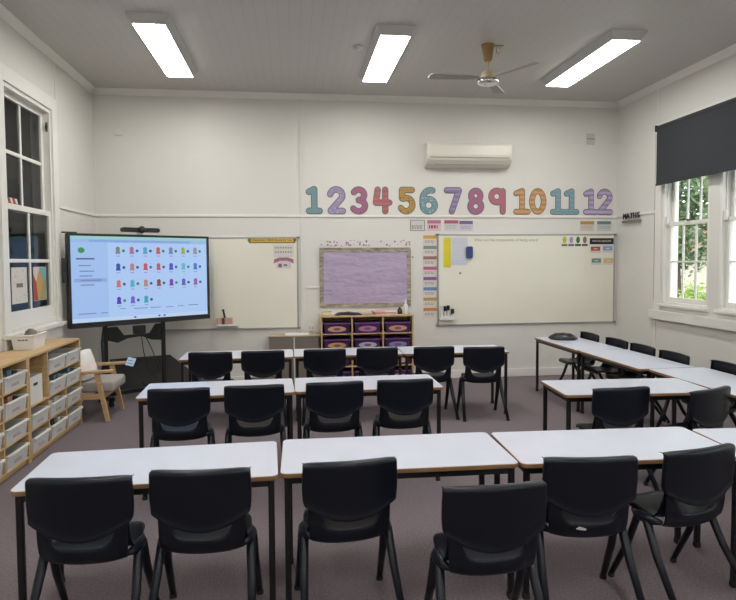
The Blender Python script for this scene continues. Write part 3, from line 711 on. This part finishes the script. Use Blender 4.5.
# ---------------------------------------------------------------- pine storage along the left wall
ROWN = ['top', 'second', 'third', 'bottom']
def tray(loc, wy, label, h=.118, group='white trays in the pine storage', filled=None):
    t = thing('storage_tray', label, 'tray', loc, 0, group); d = .31; e = .018
    mb = MB(); bm = mb.bm
    def ring(inset, z, x1=0): return [bm.verts.new(p) for p in ((-d+inset, -wy/2+inset, z), (x1-inset, -wy/2+inset, z), (x1-inset, wy/2-inset, z), (-d+inset, wy/2-inset, z))]
    a, b_, c_, d_ = ring(e, 0), ring(.006, h), ring(.010, h), ring(e+.004, .005)
    bm.faces.new(a[::-1]); bm.faces.new(d_)
    for p, q in ((a, b_), (b_, c_), (c_, d_)):
        for i in range(4): j = (i+1) % 4; bm.faces.new((p[i], p[j], q[j], q[i]))
    mb.build('body', M['tray'], t)
    r = MB().box(-d, .006, -wy/2, -wy/2+.012, h-.006, h+.010).box(-d, .006, wy/2-.012, wy/2, h-.006, h+.010).box(-.014, .012, -wy/2+.012, wy/2-.012, h-.008, h+.010).box(-d, -d+.012, -wy/2+.012, wy/2-.012, h-.006, h+.010)
    r.build('rim', M['white'], t, .003)
    MB().box(-.012, -.0065, -wy*.16, wy*.16, .034, .062).xf(Matrix.Translation((.0, 0, 0))@Matrix.Rotation(R(-5.8), 4, 'Y')).build('name_label', C_(188, 170, 172), t)
    if filled:
        rr = random.Random(len(label))
        for k in range(filled):
            yy = -wy/2+.03+(wy-.07)*k/filled; hh = h+rr.uniform(-.01, .04)
            MB().box(-.24, -.05, yy, yy+(wy-.08)/filled*.8, .006, hh).build('contents', C_(*rr.choice([(60, 62, 70), (200, 190, 180), (90, 120, 130), (170, 120, 110), (40, 42, 48), (215, 212, 205)])), t)
    return t
XF = -2.225
def unit(y0, y1, dividers, label, cubby=None):
    D_ = XF-(XL+.024); yc = (y0+y1)/2
    t = thing('storage_unit', label, 'storage unit', (XF, yc, 0)); h = (y1-y0)/2
    MB().box(-D_, 0, -h, h, .888, .91).build('top_board', M['pine'], t, .002)
    for s in (-1, 1): MB().box(-D_, 0, s*h-(.028 if s > 0 else 0), s*h+(.028 if s < 0 else 0), 0, .888).build('side_panel', M['pine'], t, .002)
    MB().box(-D_, 0, -h+.028, h-.028, .045, .065).build('bottom_board', M['pine'], t, .002)
    MB().box(-D_, -D_+.008, -h+.028, h-.028, .065, .888).build('back_panel', M['pine'], t)
    MB().box(-.05, -.03, -h+.028, h-.028, 0, .045).build('plinth', M['pine'], t)
    for (yy, za, zb) in dividers: MB().box(-D_+.008, 0, yy-yc-.009, yy-yc+.009, za, zb).build('divider', M['pine'], t, .002)
    return t, D_, yc
RS = [.065+.206*k for k in range(4)]    # floor heights of the rows, bottom up
def shelf(t, D_, yc, ya, yb, z): MB().box(-D_+.008, 0, ya-yc, yb-yc, z-.016, z).build('shelf', M['pine'], t, .002)
t, D_, yc = unit(5.452, 6.74, [(5.87, .065, .888), (6.30, .065, RS[2]-.016)], 'far pine storage unit ending beside the armchair')
for k in (1, 2): shelf(t, D_, yc, 5.48, 5.861, RS[k]) if k != 3 else None
for k in (1,): shelf(t, D_, yc, 5.879, 6.291, RS[k]); shelf(t, D_, yc, 6.309, 6.712, RS[k])
for k in (2, 3): shelf(t, D_, yc, 5.879, 6.712, RS[k])
t, D_, yc = unit(4.12, 5.448, [(4.555, .065, .888), (4.985, .065, .888)], 'near pine storage unit running out at the left edge')
for k in (1, 2, 3):
    for a, b_ in ((4.148, 4.546), (4.564, 4.976), (4.994, 5.42)): shelf(t, D_, yc, a, b_, RS[k])
for k in range(4):
    rn = ROWN[3-k]; z = RS[k]
    tray((XF+.012, 5.207, z), .39, 'white tray in the %s row of the near storage unit, last column' % rn, filled=3 if k in (2, 3) else None)
    tray((XF+.012, 4.770, z), .37, 'white tray in the %s row at the photo\'s left edge, mostly cut off' % rn)
    if k < 2: tray((XF+.014, 5.670, z), .355, 'white tray in the %s row below the tall white box' % rn)
for k in range(2):
    tray((XF+.016, 6.085, RS[k]), .375, 'white tray in the %s row, middle column of the far unit' % ROWN[3-k], filled=4 if k == 0 else 2)
    tray((XF+.018, 6.51, RS[k]), .385, 'white tray in the %s row, end column of the far unit by the armchair' % ROWN[3-k])
for k in (2, 3):
    tray((XF+.014, 6.095, RS[k]), .40, 'white tray in the %s row of the far unit, left of its pair' % ROWN[3-k], filled=4 if k == 2 else None)
    tray((XF+.016, 6.505, RS[k]), .39, 'white tray in the %s row of the far unit, right of its pair' % ROWN[3-k], filled=3 if k == 2 else None)
# tall white box in the open cubby
t = thing('white_box', 'tall open white box with a dark handle slot in the cubby', 'box', (XF-.15, 5.64, RS[2]), 0)
mb = MB(); w1, d1, h1 = .145, .13, .235
mb.box(-d1, d1, -w1, w1, 0, .006).box(d1-.006, d1, -w1, w1, .006, h1).box(-d1, -d1+.006, -w1, w1, .006, h1).box(-d1+.006, d1-.006, -w1, -w1+.006, .006, h1).box(-d1+.006, d1-.006, w1-.006, w1, .006, h1)
mb.build('body', M['white'], t)
MB().prism(rrect(-.045, .045, .15, .175, .012), d1, d1+.001, 'x').build('handle_slot', C_(40, 38, 36), t)
# basket on top
t = thing('white_basket', 'cream basket with a handle on the storage below the left window', 'basket', (-2.44, 6.02, .91), R(4))
mb = MB(); bm = mb.bm
def rg(a, b_, z): return [bm.verts.new(p) for p in ((-a, -b_, z), (a, -b_, z), (a, b_, z), (-a, b_, z))]
rs = [rg(.085, .15, 0), rg(.10, .17, .13), rg(.092, .162, .13), rg(.078, .143, .006)]
bm.faces.new(rs[0][::-1]); bm.faces.new(rs[3])
for p, q in zip(rs, rs[1:]):
    for i in range(4): j = (i+1) % 4; bm.faces.new((p[i], p[j], q[j], q[i]))
mb.build('body', M['card'], t, .004)
MB().box(-.105, .105, -.175, -.160, .120, .138).box(-.105, .105, .160, .175, .120, .138).box(-.105, -.090, -.16, .16, .120, .138).box(.090, .105, -.16, .16, .120, .138).build('rim', M['card'], t, .004)
MB().tube([(0, -.15, .135), (0, -.11, .17), (0, 0, .185), (0, .11, .17), (0, .15, .135)], .006, 8).build('handle', M['card'], t, smooth=True)
mb = MB()
for s in (-1, 0, 1): mb.box(-.012+s*.03, .012+s*.03, -.167, -.160, .085, .097)
mb.build('handle_hole', C_(120, 112, 100), t)
t = thing('grey_cloth', 'small grey brown cloth poking out of the cream basket', 'cloth', (-2.44, 6.06, .917), 0)
MB().lathe([(.03, 0), (.06, .05), (.065, .10), (.05, .145), (.02, .165), (.004, .168)], 14).build('cloth', C_(125, 112, 98), t, smooth=True)

# pictures stuck behind the lower panes of the left window
def art(y0, y1, z0, z1, label, m_):
    t = thing('window_picture', label, 'picture', (XL-.0315, (y0+y1)/2, (z0+z1)/2))
    MB().box(-.004, 0, (y0-y1)/2, (y1-y0)/2, (z0-z1)/2, (z1-z0)/2).build('sheet', m_, t); return t
M['conf'] = dotted('confetti_paper', (.62, .60, .55), [(.4, .35, .25), (.45, .2, .2), (.25, .3, .3), (.5, .42, .2)], 26, .22, flat_=(0, 1, 1))
M['collage'] = mat('collage', (.5, .12, .08), .7, noise=None)
t = art(6.12, 6.46, 1.31, 1.66, 'white confetti picture in the lower left pane of the left window', M['conf'])
MB().box(0, .0012, -.07, .07, -.02, .02).build('printed_word', C_(120, 110, 105), t)
t = art(6.61, 6.94, 1.31, 1.66, 'colourful collage picture in the lower right pane of the left window', C_(190, 185, 175))
for pts, c in (([(-.165, -.17), (-.165, .10), (-.10, .02), (-.06, -.17)], (165, 70, 60)), ([(-.10, .02), (0, .16), (.06, .02), (-.02, -.17), (-.06, -.17)], (195, 150, 70)), ([(.0, .17), (.16, .17), (.16, .05), (.06, .02)], (110, 160, 165)), ([(-.02, -.17), (.06, .02), (.16, .05), (.16, -.17)], (150, 145, 110)), ([(-.165, .17), (-.03, .17), (-.10, .02), (-.165, .10)], (205, 190, 185))):
    MB().prism(pts, 0, .0012, 'x').build('paper_patch', C_(*c), t)
# things in the corridor behind glass
flat_b = MB().box(0, .03, -.45, .45, -.4, .4).build('blue_noticeboard', C_(45, 75, 150)); flat_b.location = (cx0+.01, 11.95, 2.85)
tag(flat_b, 'blue noticeboard seen dimly through the left window', 'noticeboard')
flat_b = MB().box(0, .03, -.7, .7, -.5, .5).build('brown_noticeboard', C_(90, 62, 60)); flat_b.location = (cx0+.01, 13.3, 2.75)
tag(flat_b, 'brown noticeboard seen dimly through the left window', 'noticeboard')
t = thing('striped_ribbon', 'red and white striped ribbon on the left window middle rail', 'ribbon', (XL-.012, 6.13, 2.262))
for k in range(5): MB().prism([(-.10+k*.05, .0), (-.06+k*.05, .0), (-.09+k*.05, .05), (-.13+k*.05, .05)], -.006, 0, 'x').build('stripe', C_(160, 60, 60) if k % 2 else C_(215, 210, 205), t)
t = thing('sash_pulley', 'small dark pulley in the left window jamb', 'pulley', (XL-.03, 7.069, 3.17))
MB().box(-.012, .012, -.004, .0, -.05, .05).build('plate', C_(110, 105, 98), t, .002)
MB().lathe([(.02, -.006), (.02, .006)], 12).xf(Matrix.Rotation(R(90), 4, 'Y')@Matrix.Identity(4)).xf(Matrix.Translation((0, -.008, 0))).build('wheel', C_(35, 34, 33), t)

# ---------------------------------------------------------------- armchair and pillow
t = thing('armchair', 'pale wooden armchair with a grey seat cushion beneath the screen', 'armchair', (-2.155, 7.06, 0), 0)
for s in (-1, 1):
    y = s*.278
    MB().prism([(.05, .51), (.10, .51), (.20, 0), (.155, 0)], y-.02, y+.02, 'y').build('leg', M['oak'], t, .004, label='splayed front leg')
    MB().prism([(-.30, .50), (-.26, .50), (-.36, 0), (-.395, 0)], y-.02, y+.02, 'y').build('leg', M['oak'], t, .004)
    MB().prism([(-.34, .505), (.225, .525), (.245, .545), (.235, .555), (-.34, .535)], y-.034, y+.034, 'y').build('armrest', M['oak'], t, .006)
    MB().box(-.32, .135, y-.012, y+.012, .24, .30).build('side_rail', M['oak'], t, .003)
MB().box(.115, .14, -.266, .266, .24, .30).build('cross_rail', M['oak'], t, .003); MB().box(-.32, -.295, -.266, .266, .22, .29).build('cross_rail', M['oak'], t, .003)
o = MB().box(-.30, .235, -.25, .25, .302, .42).build('seat_cushion', M['fab'], t, .035, seg=4, smooth=True)
mb = MB().box(-.03, .03, -.26, .26, .0, .40); mb.xf(Matrix.Translation((-.30, 0, .42))@Matrix.Rotation(R(-14), 4, 'Y'))
mb.build('back_cushion', M['fab'], t, .025, seg=3, smooth=True)
mb = MB().box(-.405, -.375, -.25, .25, .40, .80); mb.build('back_frame', M['oak'], t, .005)
t = thing('pastel_pillow', 'pastel patterned pillow leaning on the armchair seat', 'pillow', (-2.20, 6.92, .42), 0)
mb = MB(); rows = []
for i in range(11):
    r = []
    for j in range(11):
        u, v = i/5-1, j/5-1; r.append((u*.16*(1-.08*v*v), .045*(1-u*u)**.5*(1-v*v)**.5+.004, v*.16*(1-.08*u*u)))
    rows.append(r)
mb.grid(rows); mb.grid([[(p[0], -p[1], p[2]) for p in r] for r in rows]); bmesh.ops.remove_doubles(mb.bm, verts=mb.bm.verts[:], dist=.0015)
mb.xf(Matrix.Translation((-.03, 0, .175))@Matrix.Rotation(R(-16), 4, 'Y')@Matrix.Rotation(R(74), 4, 'Z'))
mb.build('cover', M['pillow'], t, smooth=True)
t = thing('care_card', 'small pale blue card on the far arm of the armchair', 'card', (-1.905, 7.27, .556), R(15))
tl = Matrix.Translation((.05, -.01, .0))@Matrix.Rotation(R(48), 4, 'X')@Matrix.Rotation(R(-20), 4, 'Z')
MB().box(-.045, .045, -.055, .055, 0, .004).xf(tl).build('card', C_(165, 190, 215), t)
MB().box(-.035, .03, -.03, -.02, .004, .0048).box(-.035, .02, .01, .02, .004, .0048).xf(tl).build('printed_lines', C_(80, 110, 150), t)

# ---------------------------------------------------------------- big screen on its trolley
A0, A1 = Vector((-2.49, 7.20)), Vector((-1.09, 8.25))
SA = math.atan2(A1.y-A0.y, A1.x-A0.x); SW = (A1-A0).length; SC = (A0+A1)/2
t = thing('interactive_screen', 'large black framed screen showing a page of coloured icons', 'screen', (SC.x, SC.y, .955), SA)
H = 1.078; w_ = SW/2
MB().box(-w_, w_, -.004, .07, 0, H).build('casing', M['blackpl'], t, .008)
fr = MB().box(-w_, w_, -.022, -.004, 0, .062).box(-w_, w_, -.022, -.004, H-.028, H).box(-w_, -w_+.03, -.022, -.004, .062, H-.028).box(w_-.03, w_, -.022, -.004, .062, H-.028)
fr.build('bezel', M['blackpl'], t, .003)
px0, px1, pz0, pz1 = -w_+.03, w_-.03, .062, H-.028
dsp = MB().box(px0, px1, -.008, -.005, pz0, pz1).build('display', E_(172, 203, 246), t)
dsp.data.materials[0].node_tree.nodes['Principled BSDF'].inputs['Roughness'].default_value = .25
DW, DH = px1-px0, pz1-pz0
def scr(name, rects, c, y=-.0095):
    mb = MB()
    for (a, b_, c_, d_) in rects: mb.box(px0+a*DW, px0+b_*DW, y, y+.001, pz1-d_*DH, pz1-c_*DH)
    return mb.build(name, E_(*c), dsp)
scr('tab_bar', [(0, 1, 0, .035)], (150, 205, 205))
scr('address_bar', [(0, 1, .035, .075)], (150, 185, 232)); scr('address_field', [(.12, .86, .042, .066)], (128, 165, 222), -.0105)
scr('task_bar', [(0, 1, .955, 1)], (190, 212, 240))
scr('sidebar', [(.0, .245, .075, .955)], (160, 192, 240))
scr('sidebar_selection', [(.02, .235, .49, .535)], (138, 168, 222), -.0105)
mb = MB(); mb.prism([(px0+.07*DW+.038*math.cos(R(a)), pz1-.165*DH+.033*math.sin(R(a))) for a in range(0, 360, 30)], -.0105, -.0095, 'y'); mb.build('green_logo', E_(40, 140, 70), dsp)
scr('sidebar_title', [(.035, .155, .255, .272)], (70, 85, 125), -.0115)
scr('sidebar_text', [(.05, .13, .335, .348), (.055, .15, .40, .413), (.055, .14, .455, .468), (.06, .20, .506, .519), (.06, .15, .56, .573)], (110, 130, 175), -.0115)
scr('footer_text', [(.04, .16, .895, .905), (.19, .235, .895, .905), (.32, .36, .86, .868), (.42, .52, .865, .874), (.54, .62, .865, .874), (.66, .72, .87, .878), (.75, .80, .865, .873), (.84, .92, .86, .87)], (110, 130, 175), -.0115)
ic = [[(120, 130, 130), (165, 110, 140), (80, 165, 190), (190, 90, 100), (110, 130, 175), (150, 170, 70), (150, 140, 150)],
      [(50, 75, 175), (180, 125, 135), (200, 80, 95), (195, 85, 110), (70, 80, 185), (95, 180, 200), (60, 125, 205)],
      [(205, 110, 110), (80, 175, 200), (190, 130, 120), (140, 70, 60), (120, 60, 160), (95, 90, 180), (150, 95, 160)],
      [(90, 50, 180), (120, 90, 200), (60, 165, 180)]]
for j, row in enumerate(ic):
    for i, c in enumerate(row):
        cx_, cz_ = px0+(.315+i*.098)*DW, pz1-(.165+j*.2)*DH
        mb = MB(); mb.prism([(cx_+.026*math.cos(R(a)), cz_+.018+.028*math.sin(R(a))) for a in range(0, 360, 30)], -.0105, -.0095, 'y')
        mb.prism([(cx_-.030, cz_-.040), (cx_+.030, cz_-.040), (cx_+.020, cz_+.002), (cx_-.020, cz_+.002)], -.0105, -.0095, 'y')
        mb.build('figure_icon', E_(*c), dsp)
        cc = (60, 95, 130) if (i+j) % 3 else (50, 130, 120)
        mb = MB(); mb.prism([(cx_+.066+.019*math.cos(R(a)), cz_-.004+.019*math.sin(R(a))) for a in range(0, 360, 45)], -.0105, -.0095, 'y'); mb.build('score_dot', E_(*cc), dsp)
        MB().box(cx_-.022, cx_+.024, -.0105, -.0095, cz_-.070, cz_-.062).build('caption', E_(120, 140, 185), dsp)
MB().box(px0+.42*DW, px0+.435*DW, -.0115, -.0095, pz1-.985*DH, pz1-.965*DH).box(px0+.60*DW, px0+.615*DW, -.0115, -.0095, pz1-.985*DH, pz1-.965*DH).box(px0+.64*DW, px0+.655*DW, -.0115, -.0095, pz1-.985*DH, pz1-.965*DH).build('task_icons', E_(50, 80, 160), dsp)
MB().box(-w_-.045, -w_, .0, .05, .52, .80).build('side_pen_tray', M['blackpl'], t, .004)
MB().box(-w_-.04, -w_+.12, .02, .05, H+.0, H+.018).build('top_bracket', M['blackpl'], t, .003)
# webcam bar
t2 = thing('webcam_bar', 'black video bar with a round lens on top of the screen', 'camera', (SC.x, SC.y, .955+H), SA)
ox = -.03
MB().box(ox-.03, ox+.03, .0, .04, 0, .03).build('clamp', M['white'], t2, .003)
MB().prism(rrect(ox-.235, ox+.235, .03, .085, .027), -.035, .035, 'y').build('bar', M['blackpl'], t2, .005)
MB().lathe([(.042, 0), (.042, .025), (.03, .034), (.01, .036)], 18).xf(Matrix.Translation((ox, -.030, .062))@Matrix.Rotation(R(90), 4, 'X')).build('lens_housing', M['blackpl'], t2, smooth=True)
MB().lathe([(.016, 0), (.008, .004)], 14).xf(Matrix.Translation((ox, -.0665, .062))@Matrix.Rotation(R(90), 4, 'X')).build('lens', C_(60, 62, 70, .2), t2)
# trolley
t = thing('screen_trolley', 'black wheeled trolley frame carrying the large screen', 'trolley', (SC.x, SC.y, 0), SA)
for lx in (-.44, .28):
    MB().box(lx-.022, lx+.022, .085, .125, .09, 1.75).build('upright', M['black'], t, .004)
    MB().box(lx-.03, lx+.03, -.07, .34, .07, .12).build('base_foot', M['black'], t, .006)
    for yy in (-.03, .30):
        MB().tube([(lx-.018, yy, .037), (lx+.018, yy, .037)], .035, 14).build('caster', M['rubber'], t)
MB().box(-.41, .25, .09, .13, .10, .15).build('lower_crossbar', M['black'], t, .004)
MB().prism([(-.41, .85), (-.41, .77), (-.30, .735), (-.18, .78), (0, .79), (.12, .735), (.25, .72), (.25, .93), (.18, .93), (.10, .82), (-.22, .82), (-.30, .93), (-.41, .93)], .09, .12, 'y').build('bracket_plate', M['black'], t, .003)
MB().box(-.12, .02, .02, .09, .83, .93).build('power_box', M['blackpl'], t, .006)
MB().tube([(-.02, .07, .82), (.0, .06, .6), (.06, .05, .35), (.14, .05, .26), (.20, .06, .34), (.12, .07, .6), (.03, .07, .80)], .006, 6).build('cable', M['rubber'], t, smooth=True)
MB().tube([(-.47, .07, .95), (-.50, .06, .75), (-.49, .06, .5), (-.47, .07, .3)], .012, 8).build('side_cable', M['rubber'], t, smooth=True)
MB().box(-.50, -.47, .05, .10, .28, .48).build('power_strip', M['blackpl'], t, .003)
# charcoal board leaning in the corner
t = thing('leaning_board', 'wide charcoal board leaning low against the wall behind the trolley', 'board', (0, 0, 0))
mb = MB(); bm = mb.bm
top = [(-2.44, 8.53, .40), (-1.66, 8.53, .445)]; bot = [(-1.02, 8.26, .0), (-2.50, 8.26, .0)]
q = top+bot; nrm = Vector((0, -.02, -.012))
f0 = [bm.verts.new(p) for p in q]; f1 = [bm.verts.new(Vector(p)+(nrm if k < 2 else Vector((0, -.02, 0)))) for k, p in enumerate(q)]
bm.faces.new(f0); bm.faces.new(f1[::-1])
for i in range(4): j = (i+1) % 4; bm.faces.new((f0[i], f0[j], f1[j], f1[i]))
mb.build('panel', M['darkboard'], t)
MB().tube([(-1.95, 8.22, .13), (-1.90, 8.20, .07), (-1.86, 8.18, .03)], .010, 6).build('tie_strap', M['rubber'], t)

# ---------------------------------------------------------------- low cabinet and purple tray shelf
t = thing('low_cabinet', 'low wooden topped cabinet under the left whiteboard corner', 'cabinet', (.02, 8.39, 0))
MB().box(-.345, .345, -.16, .145, .685, .705).build('top', C_(176, 158, 136), t, .003)
MB().box(-.335, .335, -.145, .145, .05, .685).build('carcass', C_(150, 138, 125), t, .003)
for s in (-1, 1): MB().box(-.325 if s < 0 else .012, -.012 if s < 0 else .325, -.158, -.145, .07, .67).build('door', C_(118, 108, 100), t, .003)
MB().box(-.009, .009, -.165, -.145, .05, .685).build('centre_strip', C_(205, 203, 198), t)
for s in (-1, 1): MB().box(s*.32-.015, s*.32+.015, -.13, .13, 0, .05).build('foot', M['pine'], t)
t = thing('paper_stack', 'flat stack of white papers on the low cabinet', 'papers', (.06, 8.36, .705), R(3))
MB().box(-.16, .16, -.11, .11, 0, .012).build('paper', M['card'], t)
t = thing('tray_shelf', 'pale wooden shelf of purple trays beneath the lilac pinboard', 'shelf', (1.01, 8.36, 0)); HS = .965
MB().box(-.635, .635, -.19, .19, HS-.022, HS).build('top_board', M['pine'], t, .003)
for x_ in (-.622, -.211, .211, .622): MB().box(x_-.010, x_+.010, -.185, .18, .04, HS-.022).build('upright_panel', M['pine'], t, .002)
MB().box(-.632, .632, -.185, .18, .04, .06).build('bottom_board', M['pine'], t, .002)
MB().box(-.632, .632, .18, .188, .04, HS-.022).build('back_panel', M['pine'], t)
MB().box(-.60, .60, -.16, .16, 0, .04).build('plinth', M['pine'], t)
rh = (HS-.022-.06)/4
for k in range(1, 4):
    for a, b_ in ((-.612, -.221), (-.201, .201), (.221, .612)): MB().box(a, b_, -.183, .178, .06+rh*k-.014, .06+rh*k).build('shelf', M['pine'], t, .002)
tc_ = [[(200, 150, 125), (180, 115, 160), (205, 145, 125)], [(195, 150, 90), (170, 170, 195), (120, 120, 170)], [(200, 150, 190), (190, 160, 200), (200, 170, 150)], [(190, 140, 170), (180, 170, 200), (200, 160, 150)]]
cn = ['left', 'middle', 'right']
for r_ in range(4):
    for c_ in range(3):
        z = .06+rh*(3-r_); x_ = 1.01+(-.4165, 0, .4165)[c_]
        t = thing('purple_tray', 'purple tray with an oval label, %s row %s column under the pinboard' % (ROWN[r_], cn[c_]), 'tray', (x_, 8.36, z), 0, 'purple trays under the pinboard')
        MB().prism([(-.16, 0), (.16, 0), (.175, .125), (-.175, .125)], -.175, .15, 'y').build('body', M['purple'], t, .004)
        MB().box(-.185, .185, -.186, .15, .125, .142).build('lid', C_(104, 62, 122, .4), t, .003)
        mb = MB(); mb.prism([(.125*math.cos(R(a)), .062+.038*math.sin(R(a))) for a in range(0, 360, 20)], -.178, -.175, 'y'); lb_ = mb.build('oval_label', C_(*tc_[r_][c_]), t)
        mb = MB(); mb.prism([(.05*math.cos(R(a)), .062+.018*math.sin(R(a))) for a in range(0, 360, 30)], -.180, -.178, 'y'); mb.build('label_centre', C_(125, 80, 90), lb_)
# things on the shelf top
ZT = HS
t = thing('black_cloth', 'crumpled black cloth on the left of the tray shelf', 'cloth', (.76, 8.30, ZT))
mb = MB(); rows = []; rr = random.Random(3)
for i in range(9):
    r = []
    for j in range(7):
        u, v = i/4-1, j/3-1; e = max(0, 1-u*u)**.5*max(0, 1-v*v)**.5
        r.append((u*.19, v*.09*(1+.3*math.sin(u*5)), .002+e*(.028+.022*rr.random())))
    rows.append(r)
mb.grid(rows); mb.grid([[(p[0], p[1], 0) for p in r] for r in rows]).build('cloth', M['blackpl'], t, smooth=True)
t = thing('white_papers', 'loose white papers behind the black cloth', 'papers', (.60, 8.42, ZT), R(8))
MB().box(-.13, .13, -.08, .08, 0, .015).build('sheets', M['card'], t)
for k, (x_, c, lb) in enumerate(((1.20, (205, 160, 150), 'pinkish book pile in the middle of the tray shelf'), (1.36, (215, 205, 195), 'cream books right of the pinkish pile'))):
    t = thing('book_pile', lb, 'books', (x_, 8.36, ZT), R(6-9*k))
    for j in range(3): MB().box(-.075-.01*j, .075-.01*j, -.10, .10, j*.014, j*.014+.013).build('book', C_(*(c if j != 1 else (190, 120, 125))), t, .001)
t = thing('cream_box', 'small cream carton at the left end of the tray shelf', 'box', (.47, 8.38, ZT))
MB().box(-.06, .06, -.06, .06, 0, .065).build('carton', C_(214, 205, 180), t, .002); MB().box(-.06, .06, -.061, -.06, .04, .05).build('label_band', C_(160, 140, 110), t)
t = thing('white_bottle', 'white bottle at the right end of the tray shelf', 'bottle', (1.555, 8.30, ZT))
MB().lathe([(.028, 0), (.032, .01), (.032, .12), (.014, .145), (.012, .16)], 16).build('body', M['white'], t, smooth=True)
MB().lathe([(.015, .16), (.013, .195)], 12).build('cap', M['white'], t)
t = thing('black_tape_holder', 'small black gadget beside the white bottle', 'gadget', (1.475, 8.32, ZT))
MB().prism([(-.03, 0), (.035, 0), (.035, .05), (.0, .10), (-.03, .06)], -.02, .02, 'y').build('body', M['blackpl'], t, .004)
MB().lathe([(.014, -.004), (.014, .004)], 12).xf(Matrix.Translation((0, -.022, .05))@Matrix.Rotation(R(90), 4, 'X')).build('dial', C_(90, 90, 90), t)
